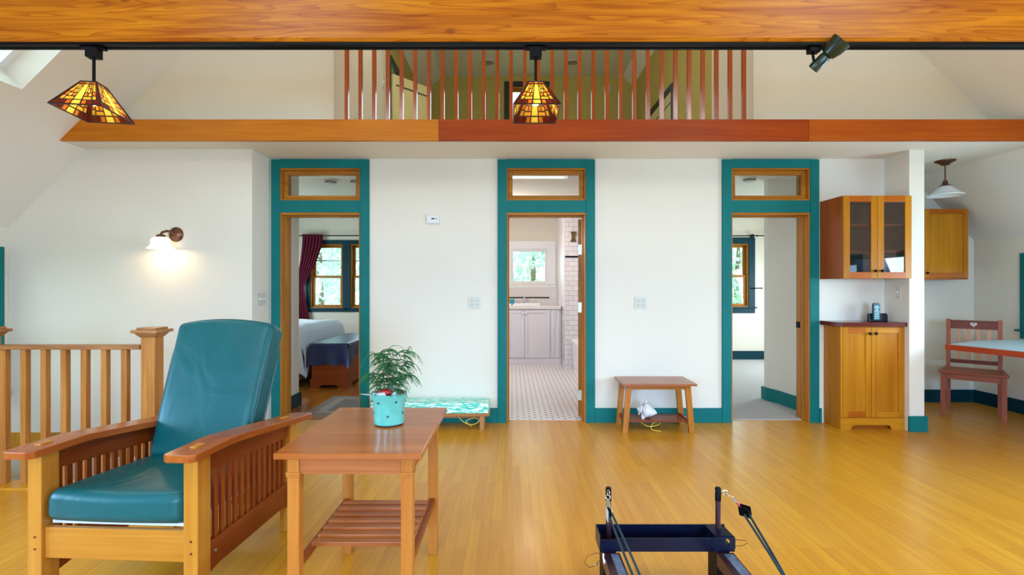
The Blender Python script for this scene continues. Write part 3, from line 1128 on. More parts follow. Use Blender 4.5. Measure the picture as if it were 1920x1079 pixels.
# ------------------------------------------------------------------ windows
def window(n, loc, rotz, w, h, label, casing, sashm, grille=None, hung=True, cw=0.095, sill=True, pane=GLASS, wall=0.16):
    """opening w x h, local: x across, z up from the opening's foot, -y faces the room"""
    d = thing('window_%d' % n, label, 'window', loc, rotz, kind='structure')
    c = MB()
    c.box(-w / 2 - cw, -w / 2, -0.022, 0, -0.02, h + cw)
    c.box(w / 2, w / 2 + cw, -0.022, 0, -0.02, h + cw)
    c.box(-w / 2, w / 2, -0.022, 0, h, h + cw)
    c.box(-w / 2 - cw, w / 2 + cw, -0.020, 0, -cw, -0.022)
    c.build('casing', casing, d, bevel=0.002)
    if sill:
        MB().box(-w / 2 - cw - 0.03, w / 2 + cw + 0.03, -0.05, 0.0, -0.022, 0.0).build('sill', casing, d, bevel=0.004)
    j = MB()
    for x in (-w / 2, w / 2 - 0.02):
        j.box(x, x + 0.02, 0, wall, 0, h)
    j.box(-w / 2 + 0.02, w / 2 - 0.02, 0, wall, h - 0.02, h)
    j.box(-w / 2 + 0.02, w / 2 - 0.02, 0, wall, 0, 0.02)
    j.build('jamb', sashm, d)
    a0, a1 = -w / 2 + 0.02, w / 2 - 0.02
    if hung:
        m_ = h * 0.49
        for z0, z1, y0 in ((m_ - 0.02, h - 0.02, 0.09), (0.02, m_ + 0.02, 0.05)):
            s = MB()
            sash(s, a0, a1, z0, z1, y0, y0 + 0.035, 0.04)
            so = s.build('sash', sashm, d, bevel=0.003)
            MB().box(a0 + 0.035, a1 - 0.035, y0 + 0.015, y0 + 0.019, z0 + 0.035, z1 - 0.035).build('pane', pane, so)
        if grille:
            g = MB()
            g.box(a0 + 0.04, a1 - 0.04, 0.10, 0.12, (m_ + h) / 2 - 0.012, (m_ + h) / 2 + 0.012)
            g.build('muntin', WHITE, d)
    else:
        s = MB()
        sash(s, a0, a1, 0.02, h - 0.02, 0.03, 0.06, 0.032)
        so = s.build('sash', sashm, d, bevel=0.003)
        MB().box(a0 + 0.03, a1 - 0.03, 0.044, 0.048, 0.05, h - 0.05).build('pane', pane, so)
        if grille:
            g = MB()
            g.box(-0.009, 0.009, 0.035, 0.058, 0.06, h - 0.06)
            g.box(a0 + 0.04, -0.009, 0.035, 0.058, h / 2 - 0.009, h / 2 + 0.009)
            g.box(0.009, a1 - 0.04, 0.035, 0.058, h / 2 - 0.009, h / 2 + 0.009)
            g.build('muntin', sashm, so)
    return d


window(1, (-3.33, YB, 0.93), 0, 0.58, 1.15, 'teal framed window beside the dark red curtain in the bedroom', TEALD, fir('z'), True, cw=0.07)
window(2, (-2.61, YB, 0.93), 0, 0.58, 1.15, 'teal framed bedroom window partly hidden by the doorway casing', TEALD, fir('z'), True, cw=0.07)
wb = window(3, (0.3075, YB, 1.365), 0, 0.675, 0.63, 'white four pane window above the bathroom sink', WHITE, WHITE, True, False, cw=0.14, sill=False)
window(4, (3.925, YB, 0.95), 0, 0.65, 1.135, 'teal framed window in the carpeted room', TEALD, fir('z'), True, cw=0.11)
window(5, (0.265, YB, 3.45), 0, 0.63, 1.46, 'dark green framed window at the end of the loft', BLACKG, fir('z'), False, cw=0.09)
window(6, (XL, 4.03, 0.38), PI / 2, 0.82, 1.18, 'teal framed window edge at the stairwell corner', TEAL, fir('z'), False, cw=0.10)
window(7, (XR, 4.77, 0.87), -PI / 2, 0.82, 0.69, 'teal framed window edge beside the kitchen table', TEAL, fir('z'), False, cw=0.095)
window(8, (XL, 0.8, 0.65), PI / 2, 2.2, 1.10, 'wide teal framed side window', TEAL, fir('z'), False, False, cw=0.1)
window(9, (XR, 3.1, 0.75), -PI / 2, 1.6, 0.95, 'teal framed kitchen window', TEAL, fir('z'), False, False, cw=0.1)
window(10, (XR, 0.5, 0.75), -PI / 2, 1.8, 0.95, 'teal framed window of the sitting side', TEAL, fir('z'), False, False, cw=0.1)
window(11, (-1.9, YF, 0.7), PI, 1.9, 1.5, 'large teal framed gable window', TEAL, fir('z'), False, False, cw=0.1)
window(12, (2.6, YF, 0.7), PI, 1.9, 1.5, 'large teal framed gable window by the kitchen side', TEAL, fir('z'), False, False, cw=0.1)
window(13, (0.4, YF, 3.1), PI, 2.0, 1.2, 'added unseen high teal framed gable window', TEAL, fir('z'), False, False, cw=0.1)  # window out of view, added to let in more light
# small skylight sash in the visible opening of the slope
M45 = Matrix.Translation((XL, 3.23, KZ)) @ Matrix.Rotation(-PI / 4, 4, 'Y')
sk = thing('window_14', 'skylight in the white sloping ceiling over the stairwell', 'skylight', (XL, 3.23, KZ), kind='structure')
sk.rotation_euler = (0, -PI / 4, 0)
s = MB()
z0, z1 = tz(2.756), tz(3.62)
for (x0, x1, y0, y1) in ((z0, z0 + 0.05, -0.53, 0.53), (z1 - 0.05, z1, -0.53, 0.53), (z0 + 0.05, z1 - 0.05, -0.53, -0.48), (z0 + 0.05, z1 - 0.05, 0.48, 0.53)):
    s.box(x0, x1, y0, y1, 0.20, 0.25)
s.build('sash', WHITE, sk)
MB().box(z0 + 0.045, z1 - 0.045, -0.485, 0.485, 0.222, 0.228).build('pane', GLASS, sk)

# low attic doors of the loft
ad = thing('door_4', 'cream low attic door standing open in the loft', 'door', (-1.56, 6.66, 2.72), rotz=-0.70, kind='structure')
lf = MB().box(-0.018, 0.018, 0.0, 0.62, 0.0, 1.36).build('leaf', plain('cream_door_paint', (0.62, 0.55, 0.27), 0.5), ad, bevel=0.003)
MB().box(0.018, 0.024, 0.05, 0.57, 1.22, 1.235).build('panel_line', DARKP, lf)
fr = MB()
fr.box(LXL, LXL + 0.03, 6.56, 6.66, 2.72, 4.30)
fr.box(LXL, LXL + 0.03, 6.66, 7.36, 4.23, 4.33)
fr.box(LXL, LXL + 0.03, 7.30, 7.40, 2.72, 4.23)
fr.build('casing_black', BLACKG).name = 'trim_attic_opening'
tag(bpy.data.objects['trim_attic_opening'], 'black casing round the open attic door', 'trim', kind='structure')
ad2 = thing('door_5', 'closed cream attic door with black casing in the loft, opposite the open one', 'door', (LXR, 7.4, 2.72), kind='structure')
MB().box(-0.02, -0.002, -0.50, 0.65, 0, 1.24).build('leaf', plain('cream_door_paint', (0.62, 0.55, 0.27), 0.5), ad2)
MB().box(-0.026, -0.02, -0.46, 0.6, 1.08, 1.093).build('panel_line', DARKP, ad2)
MB().box(-0.03, 0.0, -0.58, -0.50, 0, 1.32).box(-0.03, 0.0, -0.50, 0.75, 1.24, 1.33).box(-0.03, 0, 0.65, 0.75, 0, 1.24).build('casing', BLACKG, ad2)

# ------------------------------------------------------------------ wall and ceiling fittings
def outlet(loc, rotz, name, label, kind, cols=2, w=0.115, h=0.115, group=None, m=PLATE):
    t = thing(name, label, kind, loc, rotz, group)
    p = MB().box(-w / 2, w / 2, -0.006, 0, -h / 2, h / 2).build('plate', m, t, bevel=0.002)
    if name == 'outlet_plate':
        for i in range(cols):
            for j in (-1, 1):
                x = (i - (cols - 1) / 2) * 0.046
                r = MB()
                r.lathe([(0.016, 0), (0.016, -0.003), (0.001, -0.003)], 16, c=(x, -0.006, j * 0.02), axis='y')
                r.box(x - 0.0075, x - 0.0045, -0.0098, -0.008, j * 0.02 - 0.002, j * 0.02 + 0.008, mi=1)
                r.box(x + 0.0045, x + 0.0075, -0.0098, -0.008, j * 0.02 - 0.002, j * 0.02 + 0.008, mi=1)
                r.box(x - 0.002, x + 0.002, -0.0098, -0.008, j * 0.02 - 0.011, j * 0.02 - 0.006, mi=1)
                r.build('receptacle', [m, DARKP], t)
    else:
        for i in range(cols):
            x = (i - (cols - 1) / 2) * 0.046
            MB().box(x - 0.004, x + 0.004, -0.018, -0.006, -0.004, 0.012).build('toggle', PLATEW, t)
    return t


outlet((-0.364, YW, 1.152), 0, 'outlet_plate', 'square four socket outlet plate between the first two doorways', 'outlet')
outlet((1.237, YW, 1.150), 0, 'outlet_plate', 'square four socket outlet plate on the wall above the shell stool', 'outlet')
outlet((-2.33, 4.75, 1.19), PI / 2, 'light_switch', 'ivory three toggle switch plate beside the bedroom doorway', 'light switch', 3, 0.16, 0.115)
outlet((3.585, 4.75, 1.252), -PI / 2, 'light_switch', 'plain ivory switch plate on the partition side between wall cabinet and phone', 'light switch', 1, 0.055, 0.115)
outlet((LXL + 0.0, 5.28, 3.11), PI / 2, 'outlet_plate', 'white outlet plate low on the white loft side wall', 'outlet', 1, 0.07, 0.12, m=PLATEW)
outlet((LXL + 0.0, 6.35, 3.85), PI / 2, 'light_switch', 'cream switch plate near the open attic door', 'light switch', 1, 0.09, 0.14)
outlet((LXR, 5.11, 3.12), -PI / 2, 'outlet_plate', 'white outlet plate on the loft wall by the last balusters', 'outlet', 1, 0.07, 0.12, m=PLATEW)

t = thing('thermostat', 'small white thermostat high on the wall beside the bedroom doorway', 'thermostat', (-0.760, YW, 1.955))
MB().box(-0.062, 0.062, -0.025, 0, -0.042, 0.042).build('housing', PLATEW, t, bevel=0.006)
MB().box(-0.012, 0.018, -0.0265, -0.025, -0.002, 0.012).build('display', DARKP, t)
MB().box(0.030, 0.040, -0.0265, -0.025, 0.0, 0.010).build('button', DARKP, t)


def detector(loc, label, r=0.075, group=None):
    t = thing('smoke_detector', label, 'smoke detector', loc, 0, group)
    MB().lathe([(0.001, 0), (r, 0), (r, -0.012), (r * 0.86, -0.016), (r * 0.86, -0.034), (r * 0.55, -0.046), (0.001, -0.048)], 28).build('housing', PLATEW, t)
    v = MB()
    for k in range(14):
        a = 2 * PI * k / 14
        v.M = Matrix.Rotation(a, 4, 'Z')
        v.box(r * 0.83, r * 0.88, -0.010, 0.010, -0.031, -0.019)
    v.build('vent_slots', DARKP, t)


detector((-2.10, 5.92, ZC), 'white round smoke detector seen through the bedroom transom, beside another', group='detectors in the bedroom')
detector((-1.80, 5.92, ZC), 'white round detector seen through the bedroom transom, nearer the outer casing edge', group='detectors in the bedroom')
detector((2.69, 5.80, ZC), 'white round smoke detector seen through the transom by the cabinets')
t = thing('smoke_detector', 'pale round smoke detector on the yellow end wall of the loft', 'smoke detector', (1.72, YB, 4.87))
MB().lathe([(0.001, -0.03), (0.05, -0.028), (0.075, -0.01), (0.08, 0)], 24, axis='y').build('housing', PLATE, t)
for x, l in ((-0.41, 'round recessed light in the loft ceiling, on the open attic door side'),
             (1.02, 'round recessed light in the loft ceiling, on the closed attic door side')):
    t = thing('recessed_light', l, 'ceiling light', (x, 8.65, ZT), 0, 'recessed lights in the loft ceiling')
    MB().lathe([(0.09, -0.001), (0.125, -0.012), (0.13, -0.004), (0.13, 0)], 28).build('trim_ring', PLATE, t)
    MB().lathe([(0.001, -0.002), (0.09, -0.002)], 28).build('lens', plain('dull_lens', (0.35, 0.33, 0.24), 0.4), t)

# wall sconce, lit
t = thing('wall_sconce', 'lit bronze wall sconce with white bell glass shade above the stairwell', 'wall lamp', (-3.01, 4.59, 1.775))
MB().lathe([(0.001, -0.028), (0.030, -0.026), (0.045, -0.018), (0.060, -0.010), (0.066, -0.004), (0.066, 0)], 32, axis='y').build('backplate', BRONZE, t)
MB().tube([(0, -0.02, 0.0), (-0.01, -0.05, 0.02), (-0.03, -0.085, 0.022), (-0.050, -0.11, 0.008), (-0.060, -0.115, -0.012)], 0.011, 10).build('arm', BRONZE, t)
MB().lathe([(0.012, 0.004), (0.034, -0.004), (0.040, -0.030), (0.036, -0.034)], 24, c=(-0.060, -0.115, -0.012)).build('socket', BRONZE, t)
sh = MB()
sh.lathe([(0.040, -0.022), (0.068, -0.034), (0.074, -0.050), (0.076, -0.085), (0.086, -0.105), (0.108, -0.122), (0.104, -0.124), (0.082, -0.109), (0.072, -0.085), (0.070, -0.05), (0.04, -0.03)],
         36, c=(-0.060, -0.115, -0.012))
sh.build('lamp_shade', plain('lit_opal_glass', (0.9, 0.88, 0.82), 0.3, emit=(1.0, 0.86, 0.62), estr=1.0), t)
pl = bpy.data.lights.new('sconce_bulb', 'POINT')
pl.energy = 2.0
pl.color = (1.0, 0.72, 0.42)
pl.shadow_soft_size = 0.03
po = bpy.data.objects.new('sconce_bulb', pl)
COL.objects.link(po)
po.location = (-3.07, 4.475, 1.66)

# bathroom ceiling lamp
t = thing('ceiling_lamp', 'warm glowing flush ceiling lamp in the bathroom', 'ceiling light', (0.25, 7.35, ZC))
MB().lathe([(0.001, 0), (0.15, 0), (0.155, -0.02), (0.001, -0.02)], 32).build('canopy', NICKEL, t)
MB().lathe([(0.15, -0.02), (0.14, -0.05), (0.09, -0.08), (0.001, -0.092)], 32).build('lamp_shade', plain('lit_bathroom_glass', (0.9, 0.88, 0.82), 0.3, emit=(1.0, 0.84, 0.55), estr=2.2), t)
pl = bpy.data.lights.new('bathroom_bulb', 'AREA')
pl.shape = 'DISK'
pl.size = 0.28
pl.energy = 7
pl.color = (1.0, 0.90, 0.82)
po = bpy.data.objects.new('bathroom_bulb', pl)
COL.objects.link(po)
po.location = (0.25, 7.35, 2.442)
pl = bpy.data.lights.new('bathroom_fill_light', 'POINT')  # added lamp with no fixture, hidden beside the doorway to brighten the bathroom
pl.energy = 20
pl.color = (1.0, 0.91, 0.86)
pl.shadow_soft_size = 0.10
po = bpy.data.objects.new('bathroom_fill_light', pl)
COL.objects.link(po)
po.location = (-0.28, 7.3, 1.95)

# small white shade pendant of the kitchen nook
t = thing('pendant_lamp', 'small pendant with plain white glass shade in the kitchen nook', 'pendant lamp', (4.23, 5.0, ZC))
MB().lathe([(0.001, 0), (0.085, 0), (0.082, -0.012), (0.045, -0.03), (0.032, -0.045), (0.001, -0.05)], 32).build('canopy', BRONZE, t)
MB().tube([(0, 0, -0.04), (0, 0, -0.20)], 0.006, 8).build('rod', BRONZE, t)
MB().lathe([(0.006, -0.19), (0.02, -0.20), (0.024, -0.225), (0.028, -0.235), (0.045, -0.243), (0.045, -0.25), (0.001, -0.25)], 24).build('socket', BRONZE, t)
MB().lathe([(0.035, -0.246), (0.060, -0.262), (0.092, -0.292), (0.122, -0.320), (0.150, -0.337), (0.148, -0.343), (0.117, -0.326), (0.087, -0.30), (0.035, -0.255)],
           40).build('lamp_shade', plain('white_opal_glass', (0.80, 0.84, 0.86), 0.25), t)

# stained glass pendants on the track
AMB = stained('amber_glass', (0.72, 0.36, 0.03))
YEL = stained('yellow_glass', (0.82, 0.58, 0.07))
ORG = stained('orange_glass', (0.60, 0.15, 0.012))
RED = stained('deep_red_glass', (0.13, 0.012, 0.006))
GRN = stained('olive_glass', (0.45, 0.42, 0.04))
LEAD = plain('dark_lead_came', (0.03, 0.012, 0.008), 0.4, metal=0.4)
PAL = [AMB, YEL, ORG, RED, GRN, LEAD]


def shade_face(mb, TL, TR, BL, BR):
    TL, TR, BL, BR = map(Vector, (TL, TR, BL, BR))

    def P(u, v):      # u 0..1 left-right, v 0 top..1 bottom
        return (TL.lerp(TR, u)).lerp(BL.lerp(BR, u), v)
    cells = [(0, .40, .0, .10, 2), (.40, .60, .0, .10, 1), (.60, 1, .0, .10, 2)]
    cells += [(.40, .60, .10, .80, 1), (0, .07, .10, .80, 3), (.93, 1, .10, .80, 3)]
    for s in (0, 1):
        def q(a, b):
            return (a, b) if s == 0 else (1 - b, 1 - a)
        for (a, b, v0, v1, c) in ((.07, .18, .10, .45, 0), (.07, .18, .45, .62, 2), (.07, .18, .62, .80, 0),
                                  (.18, .25, .10, .32, 4), (.25, .33, .10, .32, 0), (.33, .40, .10, .22, 2), (.33, .40, .22, .50, 0),
                                  (.18, .25, .32, .50, 2), (.25, .33, .32, .50, 1), (.18, .29, .50, .66, 0), (.29, .40, .50, .66, 2), (.18, .40, .66, .80, 0)):
            a, b = q(a, b)
            cells.append((a, b, v0, v1, c))
    cells += [(0, .14, .80, 1, 3), (.14, .28, .80, 1, 3), (.28, .40, .80, 1, 2), (.40, .60, .80, 1, 1), (.60, .72, .80, 1, 2), (.72, .86, .80, 1, 3), (.86, 1, .80, 1, 3)]
    for (a, b, v0, v1, c) in cells:
        e = 0.017
        ev = 0.022
        o = [P(a, v0), P(b, v0), P(b, v1), P(a, v1)]
        i_ = [P(a + e, v0 + ev), P(b - e, v0 + ev), P(b - e, v1 - ev), P(a + e, v1 - ev)]
        mb._add(i_, [(0, 1, 2, 3)], c)
        mb._add(o + i_, [(0, 1, 5, 4), (1, 2, 6, 5), (2, 3, 7, 6), (3, 0, 4, 7)], 5)


def pendant(loc, rotz, label):
    t = thing('pendant_lamp', label, 'pendant lamp', loc, rotz, 'stained glass pendants on the lighting track')
    m = MB()
    m.box(-0.03, 0.03, -0.022, 0.022, -0.055, 0.0)
    m.box(-0.055, 0.055, -0.018, 0.018, -0.010, 0.0)
    m.build('track_adapter', BLACK, t, bevel=0.003)
    MB().tube([(0, 0, -0.05), (0, 0, -0.192)], 0.0075, 10).build('rod', BLACK, t)
    c = MB()
    c.box(-0.038, 0.038, -0.043, 0.043, -0.194, -0.186)
    c.lathe([(0.001, -0.18), (0.016, -0.18), (0.022, -0.187)], 16)
    c.build('cap', LEAD, t)
    a, b, h0, h1 = 0.036, 0.041, -0.190, -0.338
    A, B = 0.112, 0.145
    s = MB()
    shade_face(s, (-a, -b, h0), (a, -b, h0), (-A, -B, h1), (A, -B, h1))
    shade_face(s, (a, -b, h0), (a, b, h0), (A, -B, h1), (A, B, h1))
    shade_face(s, (a, b, h0), (-a, b, h0), (A, B, h1), (-A, B, h1))
    shade_face(s, (-a, b, h0), (-a, -b, h0), (-A, B, h1), (-A, -B, h1))
    s.build('lamp_shade', PAL, t, weld=False)
    r = MB()
    cs = [(-A, -B), (A, -B), (A, B), (-A, B)]
    for k in range(4):
        p, q = cs[k], cs[(k + 1) % 4]
        r.tube([(p[0], p[1], h1), (q[0], q[1], h1)], 0.0035, 6)
        tp = (math.copysign(a, p[0]), math.copysign(b, p[1]))
        r.tube([(tp[0], tp[1], h0), (p[0], p[1], h1)], 0.004, 6)
    r.build('rim', LEAD, t)
    MB().lathe([(0.012, -0.194), (0.018, -0.20), (0.018, -0.225), (0.012, -0.23)], 16).build('socket', BLACK, t)
    MB().ball((0, 0, -0.262), 0.027, 0.027, 0.034).build('bulb', plain('lit_bulb_glass', (1, 0.95, 0.8), 0.3, emit=(1.0, 0.80, 0.45), estr=6.0), t)
    for dz, e in ((-0.305, 1.8),):
        l = bpy.data.lights.new('pendant_bulb', 'POINT')
        l.energy = e
        l.color = (1.0, 0.80, 0.50)
        l.shadow_soft_size = 0.02
        o = bpy.data.objects.new('pendant_bulb', l)
        COL.objects.link(o)
        o.location = (loc[0], loc[1], loc[2] + dz)
    return t


pendant((-2.12, 2.596, 2.518), 0.16, 'stained glass pendant with pyramid shade hanging near the skylight slope')
pendant((0.120, 2.596, 2.518), 0.0, 'stained glass pendant with pyramid shade hanging in front of the loft balusters')

# track spotlight
t = thing('track_spotlight', 'dark green and black spotlight clamped on the lighting track', 'spotlight', (1.535, 2.596, 2.518))
m = MB()
m.box(-0.032, 0.02, -0.022, 0.022, -0.028, 0.0)
m.tube([(-0.012, 0, -0.025), (-0.008, -0.01, -0.085)], 0.007, 8)
m.box(-0.022, 0.0, -0.02, 0.004, -0.094, -0.080)
m.build('bracket', BLACK, t, bevel=0.002)


def head(prof, name, mat):
    mbx = MB()
    mbx.lathe(prof, 32, axis='z')
    o = mbx.build(name, mat, t)
    ax = Vector((0.068, -0.070, 0.078)).normalized()
    o.rotation_mode = 'QUATERNION'
    o.rotation_quaternion = ax.to_track_quat('Z', 'Y')
    o.location = (-0.012, 0.0, -0.112)
    return o


head([(0.001, 0.0), (0.024, 0.0), (0.027, 0.003), (0.027, 0.075), (0.023, 0.080)], 'lamp_body', SPOTM)
head([(0.020, 0.078), (0.034, 0.086), (0.046, 0.12), (0.050, 0.165), (0.047, 0.168), (0.040, 0.150), (0.001, 0.145)], 'lamp_head', SPOTM)

# ------------------------------------------------------------------ morris armchair
ch = thing('armchair', 'large cherry wood reclining armchair with teal leather cushions and slatted sides', 'armchair', (-1.549, 2.41, 0), rotz=-0.058)
WX = 0.351        # half width over the posts
YFt, YRr = -0.40, 0.405
PW = 0.058


def arm_z(y):     # underside of the arm
    return 0.640 if y < -0.22 else 0.640 - (y + 0.22) * 0.108


for sx in (-1, 1):
    xo = sx * WX
    xi = sx * (WX - PW)
    x0, x1 = min(xo, xi), max(xo, xi)
    # legs
    MB().box(x0, x1, YFt, YFt + 0.078, 0, 0.642).build('leg', wood('light_cherry', (0.54, 0.235, 0.030), (0.42, 0.150, 0.014), 'z', 0.3, 0.3, 34), ch, bevel=0.003)
    MB().box(x0, x1, YRr - 0.07, YRr, 0, arm_z(YRr - 0.03) + 0.004).build('leg', wood('light_cherry', (0.54, 0.235, 0.030), (0.42, 0.150, 0.014), 'z', 0.3, 0.3, 34), ch, bevel=0.003)
    # arm: flat in front, then falling to the back
    a = MB()
    ax0, ax1 = (x0 - 0.035, x1 + 0.035)
    prof = [(-0.235, 0.640), (-0.19, 0.637), (0.56, 0.640 - 0.78 * 0.108 + 0.003)]
    ys = [(-0.475, 0.640), (-0.46, 0.640), (-0.235, 0.640), (-0.19, 0.637), (0.52, 0.556), (0.55, 0.553)]
    th = 0.030
    lows = []
    for (y, z) in ys:
        ins = 0.022 if y in (-0.475, 0.55) else 0.0
        lows.append(((ax0 + ins, y, z), (ax1 - ins, y, z), (ax1 - ins, y, z + th), (ax0 + ins, y, z + th)))
    vs = [p for r_ in lows for p in r_]
    fs = [(0, 1, 2, 3), tuple(4 * (len(lows) - 1) + k for k in (3, 2, 1, 0))]
    for i in range(len(lows) - 1):
        for k in range(4):
            k2 = (k + 1) % 4
            fs.append((4 * i + k, 4 * i + 4 + k, 4 * i + 4 + k2, 4 * i + k2))
    a._add(vs, fs)
    ao = a.build('armrest', wood('armrest_cherry', (0.42, 0.115, 0.022), (0.30, 0.066, 0.010), 'y', 0.22, 0.5, 34), ch, bevel=0.004)
    # through tenons showing on the arm
    xm = (x0 + x1) / 2
    tn = MB().box(xm - 0.014, xm + 0.014, YFt + 0.012, YFt + 0.066, 0.668, 0.676)
    tn.hexa([(xm - 0.014, 0.30, 0.601), (xm + 0.014, 0.30, 0.601), (xm + 0.014, 0.36, 0.5985), (xm - 0.014, 0.36, 0.5985),
             (xm - 0.014, 0.30, 0.6165), (xm + 0.014, 0.30, 0.6165), (xm + 0.014, 0.36, 0.610), (xm - 0.014, 0.36, 0.610)])
    tn.build('tenon', wood('light_cherry', (0.54, 0.235, 0.030), (0.42, 0.150, 0.014), 'z', 0.3, 0.3, 34), ao, bevel=0.0015)
    # side rails
    y0, y1 = YFt + 0.078, YRr - 0.07
    xs0, xs1 = xm - 0.012, xm + 0.012
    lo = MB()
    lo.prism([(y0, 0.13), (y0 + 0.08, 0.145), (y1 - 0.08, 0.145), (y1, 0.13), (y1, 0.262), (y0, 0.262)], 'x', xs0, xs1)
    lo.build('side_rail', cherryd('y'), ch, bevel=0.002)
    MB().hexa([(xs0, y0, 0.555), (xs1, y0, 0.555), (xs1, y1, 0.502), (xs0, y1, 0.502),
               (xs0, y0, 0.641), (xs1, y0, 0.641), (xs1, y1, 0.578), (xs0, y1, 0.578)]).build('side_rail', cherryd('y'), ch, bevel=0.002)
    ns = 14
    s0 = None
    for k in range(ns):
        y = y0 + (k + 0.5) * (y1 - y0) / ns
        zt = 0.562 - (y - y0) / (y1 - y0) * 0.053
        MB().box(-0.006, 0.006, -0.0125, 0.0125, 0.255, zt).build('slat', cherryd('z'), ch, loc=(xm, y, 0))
# pegs on the front posts
for sx in (-1, 1):
    xm = sx * (WX - PW / 2)
    for z in (0.31, 0.262):
        MB().lathe([(0.001, -0.002), (0.0045, -0.002), (0.0045, 0.001)], 12, axis='y', c=(xm + 0.002, YFt, z)).build('peg', BRONZE, ch)
MB().lathe([(0.001, 0.006), (0.006, 0.005), (0.007, -0.001)], 12, axis='x', c=(WX - 0.016, YFt + 0.13, 0.212)).build('peg', NICKEL, ch)
xin = WX - PW
MB().box(-xin, xin, YFt + 0.015, YFt + 0.040, 0.220, 0.343).build('front_rail', wood('light_cherry', (0.54, 0.235, 0.030), (0.42, 0.150, 0.014), 'x', 0.3, 0.3, 34), ch, bevel=0.003)
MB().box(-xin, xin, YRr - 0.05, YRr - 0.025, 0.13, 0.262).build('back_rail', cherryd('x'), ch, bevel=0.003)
MB().box(-xin + 0.006, xin - 0.006, -0.345, 0.33, -0.007, 0.007).build('seat_support', CANVAS, ch, loc=(0, -0.015, 0.340), rot=(-0.045, 0, 0), bevel=0.003)


def seat_shape(x, y, z):
    u, v = x / 0.289, y / 0.34
    b = (1 - u * u) * (1 - v * v)
    if z > 0:
        z += 0.014 * max(0, b) + 0.004 * math.sin(9 * x + 5 * y)
    y += 0.012 * (1 - min(1, abs(u)) ** 2) * (-1 if y < 0 else 0)
    return (x, y, z)


sc_ = MB().cushion(0.289, 0.345, 0.062, 0.040, seat_shape, 24)
# slopes slightly down towards the back
so = sc_.build('seat_cushion', LEATHER, ch, loc=(0, -0.050, 0.413), rot=(-0.045, 0, 0), angle=180)


def back_shape(x, y, z):
    u, w = x / 0.252, z / 0.345
    if z > 0.2:
        z += 0.030 * (1 - u * u) * (z - 0.2) / 0.145
    bulge = max(0, (1 - u * u)) * max(0, (1 - w * w))
    y += (-1 if y < 0 else 1) * 0.018 * bulge ** 0.6
    y += 0.005 * math.sin(11 * x + 3) * math.sin(8 * z + 1) * (1 if y < 0 else 0)
    x *= 1.0 + 0.045 * w
    return (x, y, z)


bc = MB().cushion(0.256, 0.070, 0.345, 0.030, back_shape, 26)
bo = bc.build('back_cushion', LEATHER, ch, loc=(-0.022, 0.298, 0.762), rot=(-0.37, 0, 0), angle=180)
pts = []
for k in range(64):
    a = 2 * PI * k / 64
    ca, sa = math.cos(a), math.sin(a)
    n_ = 5.5
    r_ = (abs(ca) ** n_ + abs(sa) ** n_) ** (-1 / n_)
    x, z = 0.247 * r_ * ca, 0.340 * r_ * sa
    if z > 0.2:
        z += 0.030 * (1 - (x / 0.252) ** 2) * (z - 0.2) / 0.145
    pts.append((x * (1.035 + 0.045 * z / 0.345), 0.052, z))
MB().tube(pts, 0.0055, 8, closed=True).build('piping', PIPING, bo)
pts2 = [(p[0] * 1.004, -0.050, p[2] * 1.002) for p in pts]
MB().tube(pts2, 0.003, 8, closed=True).build('piping', PIPING, bo)
# slatted back frame behind the cushion
bf = MB()
for sx in (-1, 1):
    bf.box(sx * 0.205 - 0.016, sx * 0.205 + 0.016, 0.0, 0.026, -0.33, 0.33)
for k in range(5):
    z = -0.28 + 0.14 * k
    bf.box(-0.189, 0.189, 0.004, 0.020, z - 0.025, z + 0.025)
bf.build('back_frame', cherryd('x'), ch, loc=(-0.030, 0.380, 0.755), rot=(-0.37, 0, 0), bevel=0.002)

# ------------------------------------------------------------------ side table
TX0, TX1, TY0, TY1 = -0.862, -0.326, 1.846, 2.560
cx, cy = (TX0 + TX1) / 2, (TY0 + TY1) / 2
st = thing('side_table', 'cherry wood side table with slatted lower shelf beside the armchair', 'table', (cx, cy, 0))
hx, hy = (TX1 - TX0) / 2, (TY1 - TY0) / 2
MB().box(-hx, hx, -hy, hy, 0.678, 0.70).build('table_top', wood('table_top_cherry', (0.44, 0.130, 0.020), (0.33, 0.08, 0.009), 'x', 0.16, 0.5, 30, stripe=0.10), st, bevel=0.003)
lx, ly = 0.208, 0.306
lw = 0.0215
TW = wood('table_leg_cherry', (0.52, 0.190, 0.030), (0.40, 0.120, 0.014), 'z', 0.3, 0.3, 34)
for sx in (-1, 1):
    for sy in (-1, 1):
        l = MB().box(sx * lx - lw, sx * lx + lw, sy * ly - lw, sy * ly + lw, 0, 0.678).build('leg', TW, st, bevel=0.002)
        MB().box(sx * lx - lw - 0.005, sx * lx + lw + 0.005, sy * ly - lw - 0.005, sy * ly + lw + 0.005, 0.612, 0.622).box(
            sx * lx - lw - 0.003, sx * lx + lw + 0.003, sy * ly - lw - 0.003, sy * ly + lw + 0.003, 0.604, 0.612).build('collar', TW, l, bevel=0.002)
ap = MB()
AP = wood('table_apron_cherry', (0.48, 0.155, 0.045), (0.36, 0.098, 0.022), 'x', 0.3, 0.3, 34)
for sy in (-1, 1):
    y = sy * (ly + lw - 0.014)
    MB().box(-lx + lw, lx - lw, y - 0.009, y + 0.009, 0.622, 0.678).box(-lx + lw, lx - lw, y - 0.012, y + 0.012, 0.615, 0.623).build('apron', AP, st, bevel=0.0015)
